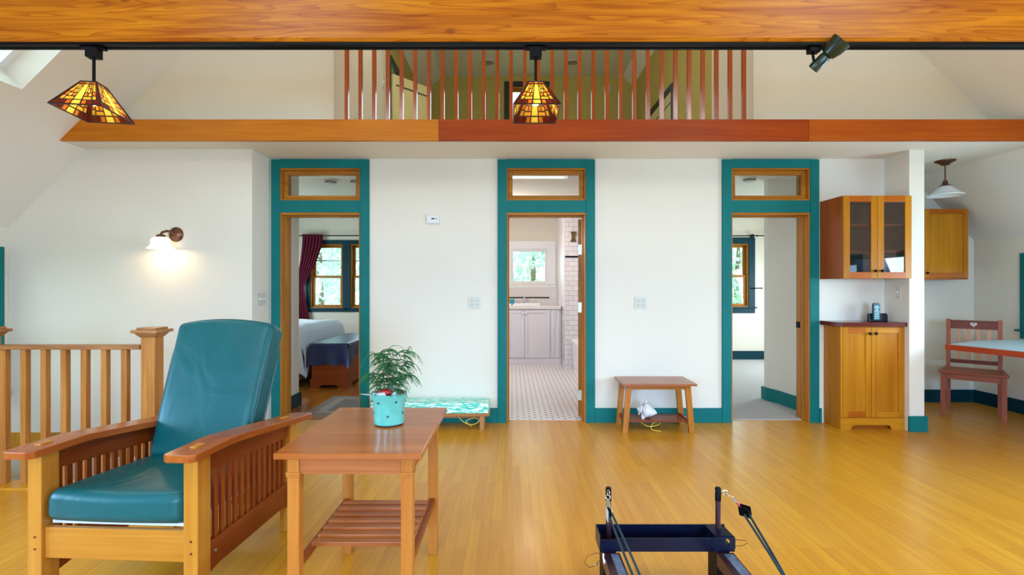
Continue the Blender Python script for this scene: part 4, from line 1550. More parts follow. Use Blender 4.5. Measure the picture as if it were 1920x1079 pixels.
for sx in (-1, 1):
    x = sx * (lx + lw - 0.014)
    MB().box(x - 0.009, x + 0.009, -ly + lw, ly - lw, 0.622, 0.678).box(x - 0.012, x + 0.012, -ly + lw, ly - lw, 0.615, 0.623).build('apron', wood('table_side_apron', (0.50, 0.17, 0.06), (0.36, 0.10, 0.03), 'y', 0.3, 0.3, 34), st, bevel=0.0015)
    MB().box(sx * lx - 0.011, sx * lx + 0.011, -ly + lw, ly - lw, 0.245, 0.275).build('shelf_rail', cherryd('y'), st, bevel=0.002)
SL = wood('shelf_slat_cherry', (0.40, 0.120, 0.030), (0.28, 0.07, 0.014), 'x', 0.3, 0.3, 34)
for k in range(7):
    y = -0.165 + k * 0.062
    MB().box(-lx + 0.010, lx - 0.010, y - 0.015, y + 0.015, 0.275, 0.293).build('slat', SL, st, bevel=0.002)

# ------------------------------------------------------------------ potted plant on the table
pc = (-0.540, 2.25, 0.70)
pp = thing('potted_plant', 'feathery green plant in a turquoise pot with small holes, on the side table', 'potted plant', pc)
TURQ = plain('turquoise_glaze', (0.11, 0.44, 0.36), 0.3, var=0.14, scale=22, coat=0.4)
MB().lathe([(0.001, 0.002), (0.055, 0.002), (0.064, 0.008), (0.0655, 0.03), (0.067, 0.07), (0.071, 0.105), (0.078, 0.134), (0.0785, 0.138), (0.075, 0.139),
            (0.066, 0.105), (0.061, 0.03), (0.001, 0.02)], 48).build('pot', TURQ, pp)
MB().lathe([(0.001, 0.0), (0.052, 0.0), (0.058, 0.003), (0.001, 0.004)], 32).build('foot', DARKP, pp)


def rad(z):
    return 0.064 + 0.004 * (z / 0.09) + (0.010 * max(0, (z - 0.085) / 0.05))


for (a, z) in ((-2.02, 0.105), (-0.92, 0.108), (-1.42, 0.048), (-2.72, 0.055), (-0.30, 0.055), (0.3, 0.1), (1.2, 0.05), (2.0, 0.1), (2.9, 0.05), (3.4, 0.105)):
    h = MB()
    h.lathe([(0.001, 0.002), (0.0048, 0.0018), (0.0052, -0.003)], 14, axis='x')
    h.build('hole', DARKP, pp, loc=(rad(z) * math.cos(a), rad(z) * math.sin(a), z), rot=(0, 0, a))
MB().lathe([(0.001, 0.122), (0.068, 0.118)], 24).build('soil', plain('dark_soil', (0.05, 0.03, 0.02), 0.9, var=0.4, scale=80), pp)
# foil wrap standing up around the soil
rnd = random.Random(3)
w = MB()
for k in range(11):
    a = rnd.uniform(0, 2 * PI)
    r0 = 0.062
    r1 = rnd.uniform(0.060, 0.078)
    hh = rnd.uniform(0.14, 0.160)
    da = rnd.uniform(0.2, 0.4)
    p = [(r0 * math.cos(a - da), r0 * math.sin(a - da), 0.118), (r0 * math.cos(a + da), r0 * math.sin(a + da), 0.118),
         (r1 * math.cos(a + da * .5), r1 * math.sin(a + da * .5), hh), (r1 * math.cos(a - da * .7), r1 * math.sin(a - da * .7), hh - 0.006)]
    w._add(p, [(0, 1, 2, 3)])
w._add([(-0.060, -0.035, 0.13), (-0.066, -0.01, 0.135), (-0.112, -0.05, 0.142), (-0.078, -0.055, 0.138)], [(0, 1, 2, 3)])
w.build('foil_wrap', plain('silver_white_foil', (0.72, 0.74, 0.80), 0.3, metal=0.3, var=0.3, scale=60), pp, solid=0.0008)
b = MB()
b.ball((-0.008, -0.048, 0.148), 0.034, 0.018, 0.015)
b.ball((-0.028, -0.045, 0.144), 0.022, 0.016, 0.010)
b.ball((0.058, -0.020, 0.146), 0.013, 0.01, 0.010)
b.build('bow', plain('dark_red_ribbon', (0.36, 0.006, 0.010), 0.4), pp)
LEAF = leaf_mat('feathery_green', (0.012, 0.12, 0.035), (0.06, 0.26, 0.08), 0.25)
STEM = plain('green_brown_stem', (0.20, 0.17, 0.06), 0.6)
leaf = MB()
stems = []


def sprig(p, d, L, w):
    """a drooping twig with short needles either side"""
    pts = []
    q = Vector(p)
    dd = Vector(d).normalized()
    n = 9
    for i in range(n + 1):
        pts.append(q.copy())
        dd = (dd + Vector((0, 0, -0.20 * (L / 0.05) ** 0.3))).normalized()
        q = q + dd * (L / n)
    leaf.tube(pts, [0.0011 * (1 - 0.6 * i / n) for i in range(n + 1)], 4, caps=False)
    for i in range(1, n + 1):
        t_ = (pts[i] - pts[i - 1]).normalized()
        s_ = t_.cross(Vector((0, 0, 1)))
        if s_.length < 0.1:
            s_ = Vector((1, 0, 0))
        s_.normalize()
        for sg in (-1, 1):
            for q_ in (0.0, 0.5):
                ln = w * (1.15 - 0.6 * i / n) * rnd.uniform(0.7, 1.2)
                base = pts[i - 1].lerp(pts[i], q_)
                tip = base + (s_ * sg * 0.8 + t_ * 0.8 + Vector((0, 0, rnd.uniform(-0.5, 0.3)))).normalized() * ln
                mid = (base + tip) / 2
                off = Vector((0, 0, 1)).cross((tip - base).normalized()) * 0.0019
                leaf._add([base, mid + off, tip, mid - off], [(0, 1, 2, 3)])


for (bx_, by_, dx, dy, H) in ((-0.015, -0.01, -0.04, -0.01, 0.235), (0.0, 0.0, -0.012, 0.02, 0.255), (0.012, -0.012, 0.075, 0.0, 0.25), (-0.01, 0.015, -0.035, 0.03, 0.21),
                              (0.02, 0.01, 0.05, 0.04, 0.18), (-0.025, -0.02, -0.045, -0.03, 0.13), (0.03, -0.02, 0.075, -0.035, 0.13), (0.0, -0.02, 0.02, -0.05, 0.2)):
    pts = []
    for i in range(9):
        t_ = i / 8
        pts.append(Vector((bx_ + dx * t_ ** 1.6, by_ + dy * t_ ** 1.6, 0.12 + 0.80 * H * math.sin(t_ * PI / 2 * 0.95))))
    stems.append(pts)
    for i in range(2, 9):
        for _ in range(7 if i < 6 else 8):
            a = rnd.uniform(0, 2 * PI)
            sprig(pts[i], (math.cos(a) + dx * 5, 0.7 * math.sin(a) + dy * 5, 0.5), rnd.uniform(0.040, 0.075), 0.0095)
    # long drooping ends
    for a in (-0.6, 0.6, 0.25):
        sprig(pts[-1], (dx * 8 + a, dy * 8 - 0.3 * a, 0.25), rnd.uniform(0.065, 0.10), 0.0095)
for pts in stems:
    MB().tube(pts, [0.0022 - 0.00018 * i for i in range(9)], 6).build('stem', STEM, pp)
leaf.build('foliage', LEAF, pp, weld=False)

# ------------------------------------------------------------------ long low bench with painted board
lb = thing('low_bench', 'long low wooden bench against the wall behind the side table', 'bench', (-0.73, 4.775, 0))
BW = wood('bench_top_fir', (0.52, 0.24, 0.09), (0.40, 0.16, 0.05), 'x', 0.35, 0.2, 34)
MB().box(-0.55, 0.525, -0.115, 0.125, 0.125, 0.150).build('bench_top', BW, lb, bevel=0.002)
for sx in (-0.46, 0.455):
    for sy in (-0.09, 0.09):
        MB().box(sx - 0.02, sx + 0.02, sy - 0.018, sy + 0.018, 0, 0.125).build('leg', BW, lb, bevel=0.002)
MB().box(-0.44, 0.435, -0.01, 0.01, 0.085, 0.125).build('stretcher', BW, lb)
pb = MB().box(-0.56, 0.515, -0.11, 0.125, -0.048, 0.048).build('painted_board', BOARD, loc=(-0.73, 4.775, 0.1985), bevel=0.006)
tag(pb, 'thick weathered board with turquoise and white paint lying on the low bench', 'painted board')


def cord(name, pts, label):
    # smooth through the points
    P_ = [Vector(p) for p in pts]
    out = []
    for i in range(len(P_) - 1):
        p0, p1, p2, p3 = P_[max(0, i - 1)], P_[i], P_[i + 1], P_[min(len(P_) - 1, i + 2)]
        for k in range(6):
            t_ = k / 6
            out.append(0.5 * ((2 * p1) + (p2 - p0) * t_ + (2 * p0 - 5 * p1 + 4 * p2 - p3) * t_ * t_ + (3 * p1 - p0 - 3 * p2 + p3) * t_ ** 3))
    out.append(P_[-1])
    o = MB().tube(out, 0.0035, 8).build(name, YROPE)
    tag(o, label, 'cord')
    return o


cord('yellow_cord', [(-0.50, 4.72, 0.121), (-0.47, 4.69, 0.09), (-0.40, 4.66, 0.055), (-0.33, 4.66, 0.06), (-0.30, 4.68, 0.09), (-0.35, 4.70, 0.10), (-0.42, 4.69, 0.075), (-0.37, 4.66, 0.035)],
     'thin yellow cord looped beneath the long low bench')
cord('yellow_cord', [(1.16, 4.68, 0.082), (1.19, 4.66, 0.06), (1.24, 4.64, 0.04), (1.32, 4.65, 0.05), (1.36, 4.68, 0.078), (1.28, 4.66, 0.06), (1.26, 4.62, 0.02), (1.34, 4.60, 0.006)],
     'short yellow cord under the shelf of the shell stool')

# ------------------------------------------------------------------ stool with the shell
bs = thing('stool', 'small cherry wood stool with splayed legs and low shelf between two doorways', 'stool', (1.3075, 4.71, 0))
MB().box(-0.325, 0.325, -0.20, 0.19, 0.428, 0.449).build('stool_top', wood('stool_top_cherry', (0.40, 0.14, 0.055), (0.31, 0.09, 0.03), 'x', 0.22, 0.4, 30), bs, bevel=0.002)
LGT = wood('stool_leg_cherry', (0.52, 0.190, 0.026), (0.40, 0.125, 0.012), 'z', 0.3, 0.3, 34)
for sx in (-1, 1):
    for sy, y in ((-1, -0.13), (1, 0.145)):
        xt, xb = sx * 0.262, sx * 0.298
        l = MB()
        l.hexa([(xb - 0.024, y - 0.018, 0), (xb + 0.024, y - 0.018, 0), (xb + 0.024, y + 0.018, 0), (xb - 0.024, y + 0.018, 0),
                (xt - 0.024, y - 0.018, 0.428), (xt + 0.024, y - 0.018, 0.428), (xt + 0.024, y + 0.018, 0.428), (xt - 0.024, y + 0.018, 0.428)])
        lo_ = l.build('leg', LGT, bs, bevel=0.002)
        if sy < 0:
            p = MB()
            p.lathe([(0.001, -0.0015), (0.005, -0.0015), (0.005, 0.001)], 10, axis='y', c=(sx * 0.264, y - 0.018, 0.405))
            p.lathe([(0.001, -0.0015), (0.005, -0.0015), (0.005, 0.001)], 10, axis='y', c=(sx * 0.293, y - 0.018, 0.07))
            p.build('peg', BRONZE, lo_)
for y in (-0.13, 0.145):
    MB().box(-0.24, 0.24, y - 0.011, y + 0.011, 0.388, 0.428).build('apron', wood('stool_apron_cherry', (0.48, 0.155, 0.018), (0.36, 0.10, 0.009), 'x', 0.3, 0.3, 34), bs, bevel=0.0015)
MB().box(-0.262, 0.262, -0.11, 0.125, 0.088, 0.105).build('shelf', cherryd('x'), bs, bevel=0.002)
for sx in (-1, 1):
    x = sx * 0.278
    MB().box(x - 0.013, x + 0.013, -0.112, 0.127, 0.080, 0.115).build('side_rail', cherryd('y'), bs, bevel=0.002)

# conch shell
cs = MB()
R_ = random.Random(5)


def conch(u, v):
    """u around, v along the axis from spire (0) to siphon (1)"""
    a = 2 * PI * u
    x = -0.085 + 0.18 * v
    if v < 0.38:
        r = 0.012 + 0.062 * (v / 0.38) ** 0.8
    else:
        r = 0.074 * (1 - ((v - 0.38) / 0.62) ** 1.5) + 0.008
    # whorl ridges on the spire and knobs round the shoulder
    r *= 1 + 0.10 * math.sin(v * 46) * (1 - v)
    kn = math.exp(-((v - 0.36) / 0.07) ** 2)
    r += 0.046 * kn * max(0, math.cos(a * 7)) ** 2
    kn2 = math.exp(-((v - 0.15) / 0.05) ** 2)
    r += 0.026 * kn2 * max(0, math.cos(a * 6 + 1)) ** 2
    # flared lip on one side
    lip = max(0, math.cos(a - 5.4)) ** 3 * math.sin(min(1, max(0, (v - 0.25) / 0.7)) * PI)
    r += 0.045 * lip
    r *= 1 + 0.03 * math.sin(a * 3 + v * 20)
    return (x, r * math.cos(a) * 0.9, r * math.sin(a) * 0.85)


cs.grid(conch, 84, 60)
co = cs.build('conch_shell', plain('chalky_white_shell', (0.74, 0.73, 0.74), 0.55, var=0.10, scale=25, bump=0.4), loc=(1.232, 4.695, 0.172), rot=(0.5, 0.22, -0.25), angle=75)
tag(co, 'white spiky conch shell resting on the lower shelf of the stool', 'seashell')

# ------------------------------------------------------------------ cabinets by the partition
def knob(parent, x, y, z, m=BLACK):
    return MB().lathe([(0.005, 0.0), (0.005, -0.010), (0.012, -0.014), (0.014, -0.020), (0.010, -0.026), (0.001, -0.028)], 20, axis='y', c=(x, y, z)).build('knob', m, parent)


def framed_door(parent, x0, x1, z0, z1, y, glass, m, kx, kz, mh, mp_):
    """frame-and-panel door whose face is at y (towards the room)"""
    w = 0.052 if not glass else 0.056
    d = MB()
    d.box(x0, x0 + w, y, y + 0.02, z0, z1)
    d.box(x1 - w, x1, y, y + 0.02, z0, z1)
    do = d.build('door', m, parent, bevel=0.0015)
    MB().box(x0 + w, x1 - w, y, y + 0.02, z1 - w, z1).build('door_rail', mh, do, bevel=0.0015)
    MB().box(x0 + w, x1 - w, y, y + 0.02, z0, z0 + w).build('door_rail', mh, do, bevel=0.0015)
    if glass:
        MB().box(x0 + w - 0.005, x1 - w + 0.005, y + 0.009, y + 0.013, z0 + w - 0.005, z1 - w + 0.005).build('pane', CGLASS, do)
    else:
        MB().box(x0 + w - 0.004, x1 - w + 0.004, y + 0.010, y + 0.018, z0 + w - 0.004, z1 - w + 0.004).build('panel', mp_, do)
    knob(do, kx, y, kz)
    return do


# wall cabinet with glass doors: outside x 2.963..3.570, y 4.573..4.93, z 1.38..2.124
uc = thing('wall_cabinet', 'amber wood wall cabinet with two glass doors above the phone', 'cabinet', (3.2665, 4.925, 1.38))
hw = 0.3035
D = -0.352
H = 0.744
SIDE = wood('cabinet_side_red', (0.36, 0.085, 0.012), (0.27, 0.055, 0.006), 'z', 0.3, 0.3, 22)
MB().box(-hw, -hw + 0.018, D + 0.02, 0, 0, H).build('side_panel', SIDE, uc, bevel=0.001)
MB().box(hw - 0.018, hw, D + 0.02, 0, 0, H).build('side_panel', SIDE, uc, bevel=0.001)
MB().box(-hw + 0.018, hw - 0.018, -0.008, 0, 0, H).build('back_panel', plain('dark_cabinet_back', (0.20, 0.09, 0.05), 0.5), uc)
MB().box(-hw + 0.018, hw - 0.018, D + 0.02, -0.008, 0, 0.018).build('bottom_panel', cabred('x'), uc)
MB().box(-hw + 0.018, hw - 0.018, D + 0.02, -0.008, H - 0.018, H).build('top_panel', cabred('x'), uc)
for z in (0.245, 0.485):
    MB().box(-hw + 0.018, hw - 0.018, D + 0.05, -0.008, z - 0.009, z + 0.009).build('shelf', cabred('x'), uc)
framed_door(uc, -hw, -0.002, 0.002, H - 0.002, D, True, cab('z'), -0.030, 0.068, cabred('x'), None)
framed_door(uc, 0.002, hw, 0.002, H - 0.002, D, True, cab('z'), 0.030, 0.068, cabred('x'), None)
bw = MB().lathe([(0.001, 0.0), (0.07, 0.0), (0.115, 0.05), (0.135, 0.12), (0.142, 0.16), (0.137, 0.16), (0.128, 0.12), (0.108, 0.052), (0.001, 0.012)], 40).build(
    'mixing_bowl', plain('pale_blue_ceramic', (0.30, 0.50, 0.66), 0.25), loc=(3.345, 4.755, 1.3985))
tag(bw, 'pale blue bowl behind the glass at the bottom of the wall cabinet', 'bowl')

# base cabinet
lc = thing('base_cabinet', 'amber maple floor cabinet with two panelled doors and arched toe cutout', 'cabinet', (3.297, 4.925, 0))
hw = 0.297
D = -0.250
MB().box(-hw, -hw + 0.018, D + 0.02, 0, 0, 0.945).build('side_panel', cab('z'), lc, bevel=0.001)
MB().box(hw - 0.018, hw - 0.009, D + 0.02, 0, 0, 0.945).build('side_panel', cab('z'), lc, bevel=0.001)
MB().box(-hw + 0.018, hw - 0.018, -0.008, 0, 0.0, 0.945).build('back_panel', cabred('z'), lc)
MB().box(-hw + 0.018, hw - 0.018, D + 0.03, -0.008, 0.095, 0.11).build('bottom_panel', cabred('x'), lc)
toe = [(-hw, 0), (-0.200, 0), (-0.197, 0.022), (-0.185, 0.035), (-0.165, 0.042), (0.135, 0.042), (0.155, 0.035), (0.167, 0.022), (0.170, 0), (hw - 0.009, 0), (hw - 0.009, 0.108), (-hw, 0.108)]
MB().prism(toe, 'y', D, D + 0.02).build('toe_board', cab('x'), lc)
MB().box(-hw + 0.018, hw - 0.018, D + 0.05, D + 0.06, 0, 0.095).build('kick_board', cabred('x'), lc)
MB().box(-hw, hw - 0.009, D, D + 0.02, 0.938, 0.945).box(-hw, -hw + 0.016, D, D + 0.02, 0.11, 0.938).build('face_frame', cab('z'), lc)
framed_door(lc, -hw + 0.018, -0.014, 0.112, 0.936, D - 0.002, False, cab('z'), -0.040, 0.880, cabred('x'), cab('z'))
framed_door(lc, -0.010, hw - 0.012, 0.112, 0.936, D - 0.002, False, cab('z'), 0.016, 0.880, cab('x'), cab('z'))
ct = MB()
ct.prism([(-0.337, 0.0), (0.288, 0.0), (0.288, -0.285), (-0.290, -0.285), (-0.337, -0.235)], 'z', 0.945, 0.982)
ct.build('counter_top', wood('dark_red_counter', (0.16, 0.020, 0.012), (0.10, 0.010, 0.008), 'x', 0.18, 0.5, 30), lc, bevel=0.003)

# cordless phone
ph = thing('cordless_phone', 'black cordless phone in its charging base on the floor cabinet', 'telephone', (3.405, 4.79, 0.982))
NB = plain('navy_black_plastic', (0.004, 0.006, 0.018), 0.3)
m = MB()
m.prism([(-0.055, 0.0), (0.052, 0.0), (0.052, 0.035), (-0.055, 0.035)], 'z', 0, 0.012)
m.prism([(-0.060, 0.0), (0.112, 0.0), (0.112, 0.060), (0.100, 0.076), (-0.050, 0.076), (-0.060, 0.066)], 'y', 0.0, 0.035)
m.build('charging_base', NB, ph, bevel=0.004)
hs = MB()
hs.prism([(-0.030, 0.012), (0.030, 0.012), (0.031, 0.155), (0.026, 0.168), (0.016, 0.173), (-0.016, 0.173), (-0.026, 0.168), (-0.031, 0.155)], 'y', -0.026, -0.002)
ho = hs.build('handset', plain('dark_teal_plastic', (0.008, 0.05, 0.065), 0.3), ph, loc=(-0.010, 0, 0), bevel=0.003)
MB().box(-0.021, 0.021, -0.0275, -0.026, 0.120, 0.147).build('screen', plain('phone_screen', (0.20, 0.50, 0.62), 0.2), ho)
ky = MB()
for i in range(3):
    for j in range(5):
        ky.box(-0.0205 + i * 0.0145, -0.0205 + i * 0.0145 + 0.0115, -0.0285, -0.026, 0.026 + j * 0.0165, 0.026 + j * 0.0165 + 0.011)
ky.build('keypad', plain('pale_aqua_keys', (0.30, 0.62, 0.68), 0.4), ho)
MB().ball((0, -0.0265, 0.108), 0.011, 0.003, 0.007).build('navigation_key', plain('bright_key', (0.75, 0.9, 0.92), 0.3), ho)

# kitchen wall cabinet behind the partition
kc = thing('wall_cabinet', 'plain door wooden wall cabinet mounted in the kitchen nook, partly behind the partition', 'cabinet', (4.43, 5.815, 1.386))
hw = 0.485
D = -0.315
H = 0.762
b = MB()
b.box(-hw, hw, D + 0.02, 0, 0, H)
b.build('body', cabred('z'), kc, bevel=0.001)
framed_door(kc, -hw, -0.002, 0.02, H - 0.002, D, False, cab('z'), -0.03, 0.07, cab('x'), cabred('z'))
framed_door(kc, 0.002, hw - 0.012, 0.02, H - 0.002, D, False, cab('z'), 0.022, 0.07, cabred('x'), cab('z'))

# ------------------------------------------------------------------ kitchen nook chair and table
kk = thing('wooden_chair', 'small rosy cherry chair with heart cut in its top rail, in the nook corner', 'chair', (4.675, 5.19, 0), rotz=-PI / 4)
kk.rotation_euler = (0, 0, math.radians(-43))
sw = 0.245
MB().cushion(0.262, 0.215, 0.014, 0.008, lambda x, y, z: (x * (1.0 - 0.12 * (y / 0.215 + 1) / 2), y, z - (0.010 * math.exp(-((abs(x) - 0.1) / 0.09) ** 2) * math.exp(-((y - 0.02) / 0.14) ** 2) if z > 0 else 0)), 26).build(
    'seat', rosy('x'), kk, loc=(0, 0.0, 0.447), angle=50)
for sx in (-1, 1):
    MB().box(sx * 0.225 - 0.02, sx * 0.225 + 0.02, -0.195, -0.155, 0, 0.434).build('leg', rosy('z'), kk, bevel=0.003)
    lg = MB()
    x = sx * 0.200
    for (ya, za, yb, zb) in ((0.185, 0, 0.165, 0.44), (0.165, 0.44, 0.215, 0.965)):
        lg.hexa([(x - 0.018, ya - 0.018, za), (x + 0.018, ya - 0.018, za), (x + 0.018, ya + 0.018, za), (x - 0.018, ya + 0.018, za),
                 (x - 0.018, yb - 0.018, zb), (x + 0.018, yb - 0.018, zb), (x + 0.018, yb + 0.018, zb), (x - 0.018, yb + 0.018, zb)])
    lg.build('leg', rosy('z'), kk)
MB().box(-0.205, 0.205, -0.185, -0.165, 0.375, 0.433).build('apron', rosy('x'), kk, bevel=0.001)
MB().box(-0.18, 0.18, 0.155, 0.175, 0.385, 0.433).build('apron', rosy('x'), kk, bevel=0.001)
for sx in (-1, 1):
    x = sx * 0.212
    MB().box(x - 0.009, x + 0.009, -0.155, 0.145, 0.385, 0.433).build('apron', rosy('y'), kk, bevel=0.001)
DR = wood('mauve_cherry', (0.23, 0.065, 0.045), (0.16, 0.04, 0.03), 'x', 0.35, 0.2, 34)
MB().box(-0.182, 0.182, 0.197, 0.217, 0.865, 0.955).build('top_rail', DR, kk, bevel=0.002)
MB().box(-0.182, 0.182, 0.163, 0.183, 0.505, 0.545).build('lower_rail', DR, kk, bevel=0.002)
for k in range(4):
    x = -0.115 + 0.077 * k
    MB().hexa([(x - 0.016, 0.168, 0.54), (x + 0.016, 0.168, 0.54), (x + 0.016, 0.178, 0.54), (x - 0.016, 0.178, 0.54),
               (x - 0.016, 0.202, 0.87), (x + 0.016, 0.202, 0.87), (x + 0.016, 0.212, 0.87), (x - 0.016, 0.212, 0.87)]).build('slat', wood('pale_cherry', (0.60, 0.33, 0.22), (0.48, 0.24, 0.15), 'z', 0.35, 0.2, 34), kk)
hp = []
for k in range(28):
    a = 2 * PI * k / 28
    hp.append((0.0021 * 16 * math.sin(a) ** 3 * 0.85, 0.914 + 0.0021 * 0.85 * (13 * math.cos(a) - 5 * math.cos(2 * a) - 2 * math.cos(3 * a) - math.cos(4 * a))))
MB().prism(hp, 'y', 0.1958, 0.1975).build('heart_cutout', plain('pale_heart', (0.55, 0.50, 0.45), 0.6), kk)['label'] = 'pale heart shaped cutout'

kt = thing('kitchen_table', 'grey topped table with red wooden edge in front of the small chair', 'table', (4.6, 4.1, 0))
poly = [(3.83, 4.53), (4.35, 4.85), (4.95, 4.95), (5.18, 4.97), (5.18, 3.25), (4.15, 3.25)]
poly = [(x - 4.6, y - 4.1) for x, y in poly]
MB().prism(poly, 'z', 0.752, 0.798).build('edge_band', wood('red_edge', (0.42, 0.060, 0.014), (0.32, 0.035, 0.008), 'y', 0.25, 0.4, 30), kt, bevel=0.003)
pin = [(x * 0.965, y * 0.965) for x, y in poly]
MB().prism(pin, 'z', 0.796, 0.8005).build('table_top', plain('blue_grey_laminate', (0.30, 0.40, 0.42), 0.35, var=0.1, scale=60), kt)
MB().box(0.25, 0.35, -0.25, -0.15, 0.04, 0.752).build('pedestal', cherry('z'), kt, bevel=0.003)
MB().box(0.05, 0.52, -0.45, 0.05, 0.0, 0.04).build('pedestal_foot', cherry('x'), kt, bevel=0.004)

# ------------------------------------------------------------------ pilates reformer, foot end
rf = thing('pilates_reformer', 'black and maroon metal exercise reformer frame with rope pulleys, low on the floor', 'exercise machine', (0.645, 2.17, 0))
hw = 0.278
cb = MB()
cb.box(-hw, hw, 0.052, 0.058, 0.205, 0.270)
cb.box(-hw, hw, -0.05, 0.052, 0.205, 0.212)
cb.prism([(-hw, 0.212), (0.178, 0.212), (0.178, 0.263), (-0.205, 0.263), (-0.225, 0.256), (-hw, 0.256)], 'y', -0.055, -0.050)
# right end plate with a round hole
ring = []
nn = 20
cxh, czh, rh = 0.242, 0.246, 0.014
sq = []
for k in range(nn):
    a = 2 * PI * k / nn
    ring.append((cxh + rh * math.cos(a), czh + rh * math.sin(a)))
    c_, s_ = math.cos(a), math.sin(a)
    q = min((0.036 if c_ > 0 else 0.064) / max(1e-6, abs(c_)), (0.024 if s_ > 0 else 0.034) / max(1e-6, abs(s_)))
    sq.append((cxh + q * c_, czh + q * s_))
vs = [(x, -0.055, z) for x, z in ring] + [(x, -0.055, z) for x, z in sq] + [(x, -0.050, z) for x, z in ring] + [(x, -0.050, z) for x, z in sq]
fs = []
for k in range(nn):
    k2 = (k + 1) % nn
    fs += [(k, k2, nn + k2, nn + k), (2 * nn + k, 3 * nn + k, 3 * nn + k2, 2 * nn + k2), (k, 2 * nn + k, 2 * nn + k2, k2)]
cb._add(vs, fs)
cb.box(-hw - 0.004, -hw, -0.055, 0.058, 0.205, 0.270)
cb.build('crossbar', NAVYM, rf)
MB().hexa([(0.20, -0.05, 0.262), (hw, -0.05, 0.262), (hw, 0.052, 0.262), (0.19, 0.052, 0.262),
           (0.20, -0.05, 0.266), (hw, -0.05, 0.266), (hw - 0.015, 0.052, 0.272), (0.19, 0.052, 0.272)]).build('top_plate', NAVYM, rf)
MB().lathe([(0.001, 0.003), (0.004, 0.002), (0.005, 0.0)], 12, c=(0.245, 0.0, 0.266)).build('bolt', NICKEL, rf)
for sx, nm in ((-1, 'left'), (1, 'right')):
    x = -0.232 if sx < 0 else 0.237
    z0, z1, y = 0.212, 0.437, 0.022
    r = MB().tube([(x, y, z0), (x, y, z1 - 0.004), (x, y, z1)], [0.011, 0.011, 0.009], 16).build('riser_post', MAROON, rf)
    MB().tube([(x, y, z1 - 0.05), (x, y, z1 + 0.004), (x, y, z1 + 0.007)], [0.0125, 0.0125, 0.010], 16).build('cap', BLACK, r)
# rails running towards the viewer
for sx in (-1, 1):
    r = MB()
    x0 = -hw + 0.008 if sx < 0 else hw - 0.078
    r.box(x0, x0 + 0.070, -1.60, -0.056, 0.150, 0.205)
    ro = r.build('rail', MAROON, rf, bevel=0.003)
    MB().box(x0 + (0.024 if sx > 0 else 0.03), x0 + 0.060, -1.60, -0.075, 0.205, 0.209).build('track_strip', plain('grey_blue_track', (0.10, 0.13, 0.20), 0.45, var=0.5, scale=60), ro)
    MB().box(x0 + 0.005, x0 + 0.055, -0.050, 0.05, 0, 0.205).build('leg', BLACK, rf)
    MB().box(x0 + 0.010, x0 + 0.060, -1.58, -1.50, 0, 0.15).build('leg', BLACK, rf)
for z in (0.175, 0.13, 0.085):
    MB().lathe([(0.001, -0.002), (0.0045, -0.002), (0.0045, 0.001)], 10, axis='y', c=(hw - 0.048, -0.050, z)).build('bolt', NICKEL, rf)
MB().box(-hw, hw, -1.62, -1.56, 0.15, 0.205).build('crossbar', NAVYM, rf)
# pulleys
PLM = plain('grey_white_pulley', (0.55, 0.57, 0.60), 0.4)


def torus_pts(c, r, ax, n=20):
    c = Vector(c)
    ax = Vector(ax).normalized()
    u = ax.orthogonal().normalized()
    w = ax.cross(u)
    return [c + (u * math.cos(2 * PI * k / n) + w * math.sin(2 * PI * k / n)) * r for k in range(n)]


# left pulley hangs close against its post
pL = Vector((-0.236, -0.010, 0.410))
m = MB()
m.tube(torus_pts((-0.236, 0.004, 0.428), 0.010, (1, 0.3, 0)), 0.0025, 8, closed=True)
m.tube(torus_pts((-0.240, -0.010, 0.414), 0.009, (0.3, 1, 0)), 0.0022, 8, closed=True)
m.tube([(-0.242, -0.02, 0.404), (-0.246, -0.05, 0.386)], 0.008, 10)
m.build('swivel_clip', CHROME, rf)
m = MB()
m.lathe([(0.001, -0.006), (0.018, -0.006), (0.015, 0.0), (0.018, 0.006), (0.001, 0.006)], 24, axis='x', c=(-0.247, -0.075, 0.376))
m.build('pulley_wheel', BLACK, rf)
m = MB()
m.box(-0.257, -0.254, -0.095, -0.05, 0.345, 0.392)
m.box(-0.240, -0.237, -0.090, -0.055, 0.36, 0.392)
m.build('pulley_bracket', PLM, rf, bevel=0.002)
# right pulley swings out on a chain of links
m = MB()
m.tube(torus_pts((0.262, 0.012, 0.425), 0.011, (0, 1, 0.2)), 0.003, 8, closed=True)
m.tube(torus_pts((0.280, -0.002, 0.416), 0.010, (0.4, 0.2, 1)), 0.0025, 8, closed=True)
m.tube([(0.224, 0.022, 0.427), (0.250, 0.02, 0.427)], 0.0035, 8)
m.tube([(0.288, -0.008, 0.409), (0.300, -0.022, 0.398)], 0.0075, 10)
m.build('swivel_clip', CHROME, rf)
MB().box(-0.012, 0.012, -0.006, 0.006, -0.004, 0.004).build('red_link', plain('red_plastic', (0.55, 0.06, 0.05), 0.4), rf, loc=(0.302, -0.034, 0.392), rot=(0, 0.8, -0.8))
m = MB()
m.lathe([(0.001, -0.006), (0.019, -0.006), (0.016, 0.0), (0.019, 0.006), (0.001, 0.006)], 24, axis='x')
m.build('pulley_wheel', BLACK, rf, loc=(0.316, -0.058, 0.374), rot=(0, -0.35, 0.75))
m = MB()
m.box(-0.011, -0.008, -0.022, 0.022, -0.02, 0.024)
m.box(0.008, 0.011, -0.022, 0.022, -0.02, 0.024)
m.build('pulley_bracket', BLACK, rf, loc=(0.316, -0.058, 0.376), rot=(0, -0.35, 0.75), bevel=0.002)
MB().lathe([(0.001, 0.013), (0.008, 0.012), (0.009, 0.009)], 14, axis='x').build('axle_cap', CHROME, rf, loc=(0.316, -0.058, 0.374), rot=(0, -0.35, 0.75))
